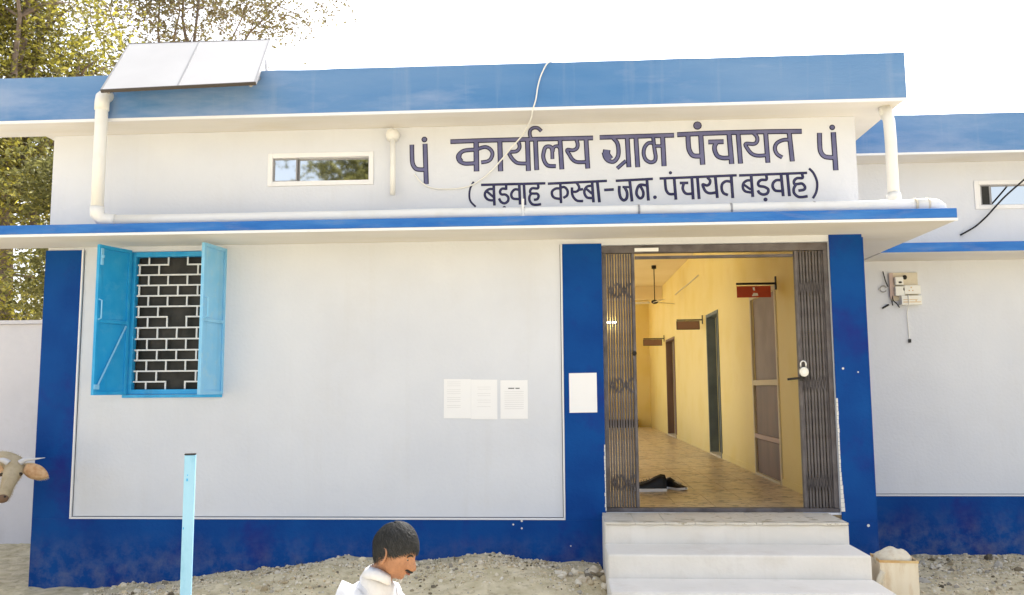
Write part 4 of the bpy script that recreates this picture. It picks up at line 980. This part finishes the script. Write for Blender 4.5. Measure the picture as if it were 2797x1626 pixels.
scalp = [(v.co.copy()) for v in bm.verts]
isH = lambda d: d.z > -.02+.50*d.x+.05*mnoise.noise(d*6) and not ((d.x+.02)**2+(d.z+.10)**2 < .05 and abs(d.y) > .6)
cap = MB(); mp_ = {}
for f_ in bm.faces:
    if all(isH(v.co) for v in f_.verts):
        ids = []
        for v in f_.verts:
            if v.index not in mp_: mp_[v.index] = len(cap.v); cap.v.append(tuple(HC + hm @ hs_(v.co, .006+.004*mnoise.noise(v.co*5))))
            ids.append(mp_[v.index])
        cap.f.append(tuple(ids))
bm.free()
for s in (1,-1):   # ears
    c = HC + hm @ Vector((-.006, s*.076, -.012)); em = hm @ Matrix.Rotation(R(s*22),3,'Z')
    pb.ball(c, (.013,.005,.024), 12, 8, em)
    pb.tube([c + em @ Vector((.020*math.cos(R(a_)), s*.005, .031*math.sin(R(a_))+(.002))) for a_ in range(-70, 231, 25)], .0042, 6)
    pb.ball(c + em @ Vector((.006,s*.002,-.028)), (.008,.005,.009), 8, 6)
body_o = pb.build('body', 'skin', pe, smooth=True)
hr = cap.build('hair', 'hair', pe, smooth=True)
hstr = MB(); rr = random.Random(4); cand = [d for d in scalp if isH(d)]
for _ in range(8500):
    d = rr.choice(cand).copy(); d += Vector((rr.gauss(0,.03), rr.gauss(0,.03), rr.gauss(0,.03))); d.normalize()
    crown_ = Vector((-.55,0,.83)); tdir = (d-crown_*d.dot(crown_)); tdir = (tdir-d*tdir.dot(d)); 
    tdir = tdir.normalized() if tdir.length > .05 else Vector((1,0,0)); tdir = (tdir+Vector((.9,0,-.25))*(.8 if d.x > -.3 else -.2)+Vector((rr.gauss(0,.13),rr.gauss(0,.13),rr.gauss(0,.1)))); tdir = (tdir-d*tdir.dot(d)).normalized()
    sd_ = d.cross(tdir).normalized(); ln = rr.uniform(.18,.42); pts = []
    for k, ww in ((0,.011),(1,.010),(2,.003)):
        e_ = (d+tdir*ln*k/2).normalized(); q = hs_(e_, .007+.008*math.sin(k*1.1)*rr.uniform(.1,1.0)); pts.append((q, ww))
    n = len(hstr.v)
    for q, ww in pts:
        for sg in (-1,1): hstr.v.append(tuple(HC + hm @ (q+sd_*sg*ww*.11)))
    hstr.f += [(n,n+1,n+3,n+2),(n+2,n+3,n+5,n+4)]
tag(hstr.build('hair_strands', 'hair', hr), kind='stuff')
fc = MB()
for s in (1,-1):
    P = [HC + hm @ hs_(Vector((.93+.0*k, s*(.16+.09*k), .16+.05*math.sin(k))).normalized(), .003) for k in range(5)]
    fc.tube(P, [.003,.0042,.004,.0032,.0015], 6)
fc.build('eyebrow', 'hair', pe)
mu = MB(); P = [HC + hm @ hs_(Vector((.93, k*.075, -.335-.012*abs(k))).normalized(), .004) for k in range(-4,5)]
mu.tube(P, [.002,.004,.0055,.006,.0055,.006,.0055,.004,.002], 7); mu.build('moustache', 'hair', pe, smooth=True)
ey = MB(); ir = MB(); lp = MB()
for s in (1,-1):
    c = HC + hm @ (hs_(Vector((.93, s*.33, .0)).normalized(), -.007)); ey.ball(c, (.0095,.0095,.0065), 10, 8); ir.ball(c + hm @ Vector((.006,0,-.001)), .0048, 8, 6)
ey.build('eye', 'eye', pe, smooth=True); ir.build('iris', 'iris', pe, smooth=True)
P = [HC + hm @ hs_(Vector((.90, k*.06, -.455)).normalized(), .002) for k in range(-3,4)]
lp.tube(P, [.001,.0035,.005,.005,.005,.0035,.001], 6); lp.build('lips', 'lip', pe, smooth=True)
# shirt
V = [Vector((-.16,0,.22))]; E_ = []; Rr = [(.15,.18)]
sp_ = chain(V,E_,Rr,0,[((-.145,0,.42),(.145,.17)),((-.07,0,.58),(.14,.16)),((-.005,0,.69),(.12,.135)),((.03,0,.76),(.098,.115)),((.06,0,.815),(.074,.080)),((.078,0,.842),(.064,.067))])
for s in (1,-1): chain(V,E_,Rr,sp_[2],[((.01,s*.075,.735),.084),((.02,s*.12,.695),.074),((.045,s*.150,.65),.064),((.075,s*.172,.60),.056),((.16,s*.20,.54),.052),((.25,s*.17,.56),.050)])
sv, sf = skin_mesh('tmp', V, E_, Rr); sh = MB()
for v in sv:
    v = v + Vector((1,.6,1))*.010*mnoise.noise(Vector((v.x*9, v.y*9, v.z*22)))+Vector((0,1,1))*.005*mnoise.noise(v*30); sh.v.append(tuple(wl(v)))
sh.f = sf; sho = sh.build('shirt', 'shirt', pe, smooth=True)
col_ = MB(); n = 20
for j, (h, rr_) in enumerate(((.0,.070),(.022,.068),(.044,.062),(.030,.076),(.004,.088))):
    for k in range(n):
        a = 2*math.pi*k/n; front = max(0, math.cos(a)); col_.v.append(tuple(wl((.075+.30*h+rr_*math.cos(a), rr_*math.sin(a)*1.02, .832+h-.035*front**3))))
for j in range(4):
    for k in range(n):
        if k in (0, n-1): continue
        col_.f.append((j*n+k, j*n+(k+1)%n, (j+1)*n+(k+1)%n, (j+1)*n+k))
co_ = col_.build('collar', 'shirt', sho, smooth=True); q = co_.modifiers.new('solid','SOLIDIFY'); q.thickness = .003
V = [Vector((-.15,0,.24))]; E_ = []; Rr = [(.14,.165)]
for s in (1,-1): chain(V,E_,Rr,0,[((-.09,s*.11,.22),.115),((.09,s*.145,.38),.098),((.265,s*.175,.50),.078),((.15,s*.16,.30),.072),((.035,s*.14,.12),.060)])
tv, tf = skin_mesh('tmp', V, E_, Rr); tr_ = MB(); tr_.v = [tuple(wl(v)) for v in tv]; tr_.f = tf; tr_.build('trousers', 'trouser', pe, smooth=True)

# ================================================================ COW (mostly beyond the left edge, head turned to the camera)
cr = Vector((-5.61,-.35,0)); cwE = empty('cow', tuple(cr), 'fawn cow at the left edge, tan ear and grey horn against the blue corner', 'cow')
def cl(p): return (cr.x+p[0], cr.y+p[1], p[2])
V = [Vector((-.55,0,.86))]; E_ = []; Rr = [(.20,.24)]
b1 = chain(V,E_,Rr,0,[((-.25,0,.80),(.24,.27)),((.15,0,.78),(.24,.27)),((.50,0,.86),(.19,.22)),((.58,0,1.02),(.13,.15)),((.85,-.02,1.03),(.10,.12)),((1.07,-.06,1.08),(.085,.10)),((1.235,-.15,1.055),(.086,.085)),((1.285,-.26,1.02),(.080,.074)),((1.32,-.35,.965),(.058,.056)),((1.352,-.43,.905),(.047,.046)),((1.37,-.48,.87),(.053,.050)),((1.385,-.52,.845),(.044,.040))])
for s in (1,-1):
    chain(V,E_,Rr,b1[2],[((.50,s*.15,.66),(.08,.10)),((.49,s*.15,.46),.05),((.48,s*.15,.40),.045),((.49,s*.15,.15),.030),((.50,s*.15,.05),.036),((.53,s*.15,.02),.038)])
    chain(V,E_,Rr,0,[((-.62,s*.15,.70),(.12,.14)),((-.52,s*.16,.52),.075),((-.70,s*.15,.38),.045),((-.66,s*.15,.14),.030),((-.65,s*.15,.05),.036),((-.61,s*.15,.02),.038)])
chain(V,E_,Rr,0,[((-.76,0,.90),.035),((-.80,0,.70),.022),((-.80,0,.45),.018),((-.80,0,.34),.030)])
cv_, cf_ = skin_mesh('tmp', V, E_, Rr); cb = MB(); cb.v = [cl(v) for v in cv_]; cb.f = cf_; cb.build('body', 'cow', cwE, smooth=True)
def leafshape(base, tip, w_, up, n=8):
    b0, t0 = Vector(base), Vector(tip); d = t0-b0; s_ = d.cross(Vector(up)).normalized(); mb = MB()
    for i in range(n+1):
        t = i/n; ww = w_*math.sin(math.pi*min(1,.12+t*.88))**.7; c = b0+d*t
        for k, q in enumerate((-1,-.5,0,.5,1)): mb.v.append(tuple(c+s_.cross(d).normalized()*ww*q*(1) + s_*(.018*(1-q*q))*math.sin(math.pi*t)))
    for i in range(n):
        for k in range(4): mb.f.append((i*5+k, i*5+k+1, (i+1)*5+k+1, (i+1)*5+k))
    return mb
H0 = Vector((cr.x+1.285, cr.y-.26, 0)); fw = Vector((.35,-.94,0)).normalized(); rt = Vector((.94,.35,0)).normalized()
def hp(a_, b_, z): return H0+rt*a_+fw*b_+Vector((0,0,z))
for s in (1,-1):
    e0, e1 = hp(s*.075,-.01,1.045), hp(s*.245,-.02,.975)
    mb = leafshape(e0, e1, .056, (0,0,1), 12)
    e = mb.build('ear', 'earin', cwE, smooth=True); q = e.modifiers.new('s','SOLIDIFY'); q.thickness = .009
    rm_ = MB(); up_ = [e0.lerp(e1, i/12)+Vector((0,0,1))*.056*math.sin(math.pi*min(1,.12+i/12*.88))**.7 for i in range(13)]; lo_ = [e0.lerp(e1, i/12)-Vector((0,0,1))*.056*math.sin(math.pi*min(1,.12+i/12*.88))**.7 for i in range(13)]
    rm_.tube(up_+lo_[::-1][1:], .0065, 6); rm_.build('ear_rim', 'cow', e, smooth=True)
    fr_ = MB()
    for _ in range(260):
        t = rr.random(); c = e0.lerp(e1, t); sz = rr.choice((-1,1))
        p = c+fw*.004+Vector((0,0,sz))*.052*math.sin(math.pi*min(1,.12+t*.88))**.7; d_ = (rt*s*.5+fw*.2+Vector((0,0,sz*.6))).normalized()*rr.uniform(.010,.026); w_ = Vector((.0015,0,.0015)); n = len(fr_.v)
        fr_.v += [tuple(p-w_), tuple(p+w_), tuple(p+d_)]; fr_.f.append((n,n+1,n+2))
    tag(fr_.build('ear_fringe', 'cow', e), kind='stuff')
    MB().tube(smooth_path([hp(s*.04,-.02,1.085),hp(s*.08,-.02,1.110),hp(s*.14,-.03,1.112),hp(s*.21,-.05,1.118)]), [.024,.024,.023,.022,.021,.020,.018,.016,.014,.012,.010,.008,.006,.004,.003,.002], 8).build('horn', 'horn', cwE, smooth=True)
    MB().ball(tuple(hp(s*.066,.055,1.005)),.014,10,8).build('eye', 'iris', cwE, smooth=True)
    MB().ball(tuple(hp(s*.026,.305,.862)),(.010,.010,.008),8,6).build('nostril', 'black', cwE, smooth=True)
MB().ball(tuple(hp(0,.27,.845)),(.048,.034,.034),12,8).build('muzzle', 'doorwood', cwE, smooth=True)
hh = MB()                                     # short coat hairs over head and neck
vv = [Vector(cl(v)) for v in cv_ if v.x > .75]
for _ in range(6000):
    p = rr.choice(vv)+Vector((rr.gauss(0,.006), rr.gauss(0,.006), rr.gauss(0,.006))); d_ = Vector((rr.gauss(.2,.5), rr.gauss(-.5,.5), rr.gauss(-.3,.5))).normalized()*rr.uniform(.006,.014); w_ = Vector((.0010,0,.0010)); n = len(hh.v)
    hh.v += [tuple(p-w_), tuple(p+w_), tuple(p+d_)]; hh.f.append((n,n+1,n+2))
tag(hh.build('coat_hair', 'cow', cwE), kind='stuff')
# tufts and litter on the ground
gb = MB()
for _ in range(420):
    if rnd.random() < .5: x, y = rnd.uniform(-3.6,.2), -abs(rnd.gauss(0,.5))-.02
    else: x, y = rnd.uniform(2.5,5.5), 1.55-abs(rnd.gauss(0,.6))
    if mnoise.noise(Vector((x*2.5, y*2.5, 4))) < .05: continue
    for k in range(5):
        a = rnd.uniform(0,6.28); h = rnd.uniform(.015,.05); z = gz(x,y); p = Vector((x+rnd.gauss(0,.012), y+rnd.gauss(0,.012), z-.004)); d_ = Vector((math.cos(a)*h*.7, math.sin(a)*h*.7, h)); w_ = Vector((-math.sin(a), math.cos(a), 0))*.0022
        n = len(gb.v); gb.v += [tuple(p-w_), tuple(p+w_), tuple(p+d_)]; gb.f.append((n,n+1,n+2))
tag(gb.build('dry_grass', 'leafB'), 'short dry grass tufts scattered through the rubble by the plinth', 'grass', kind='stuff')
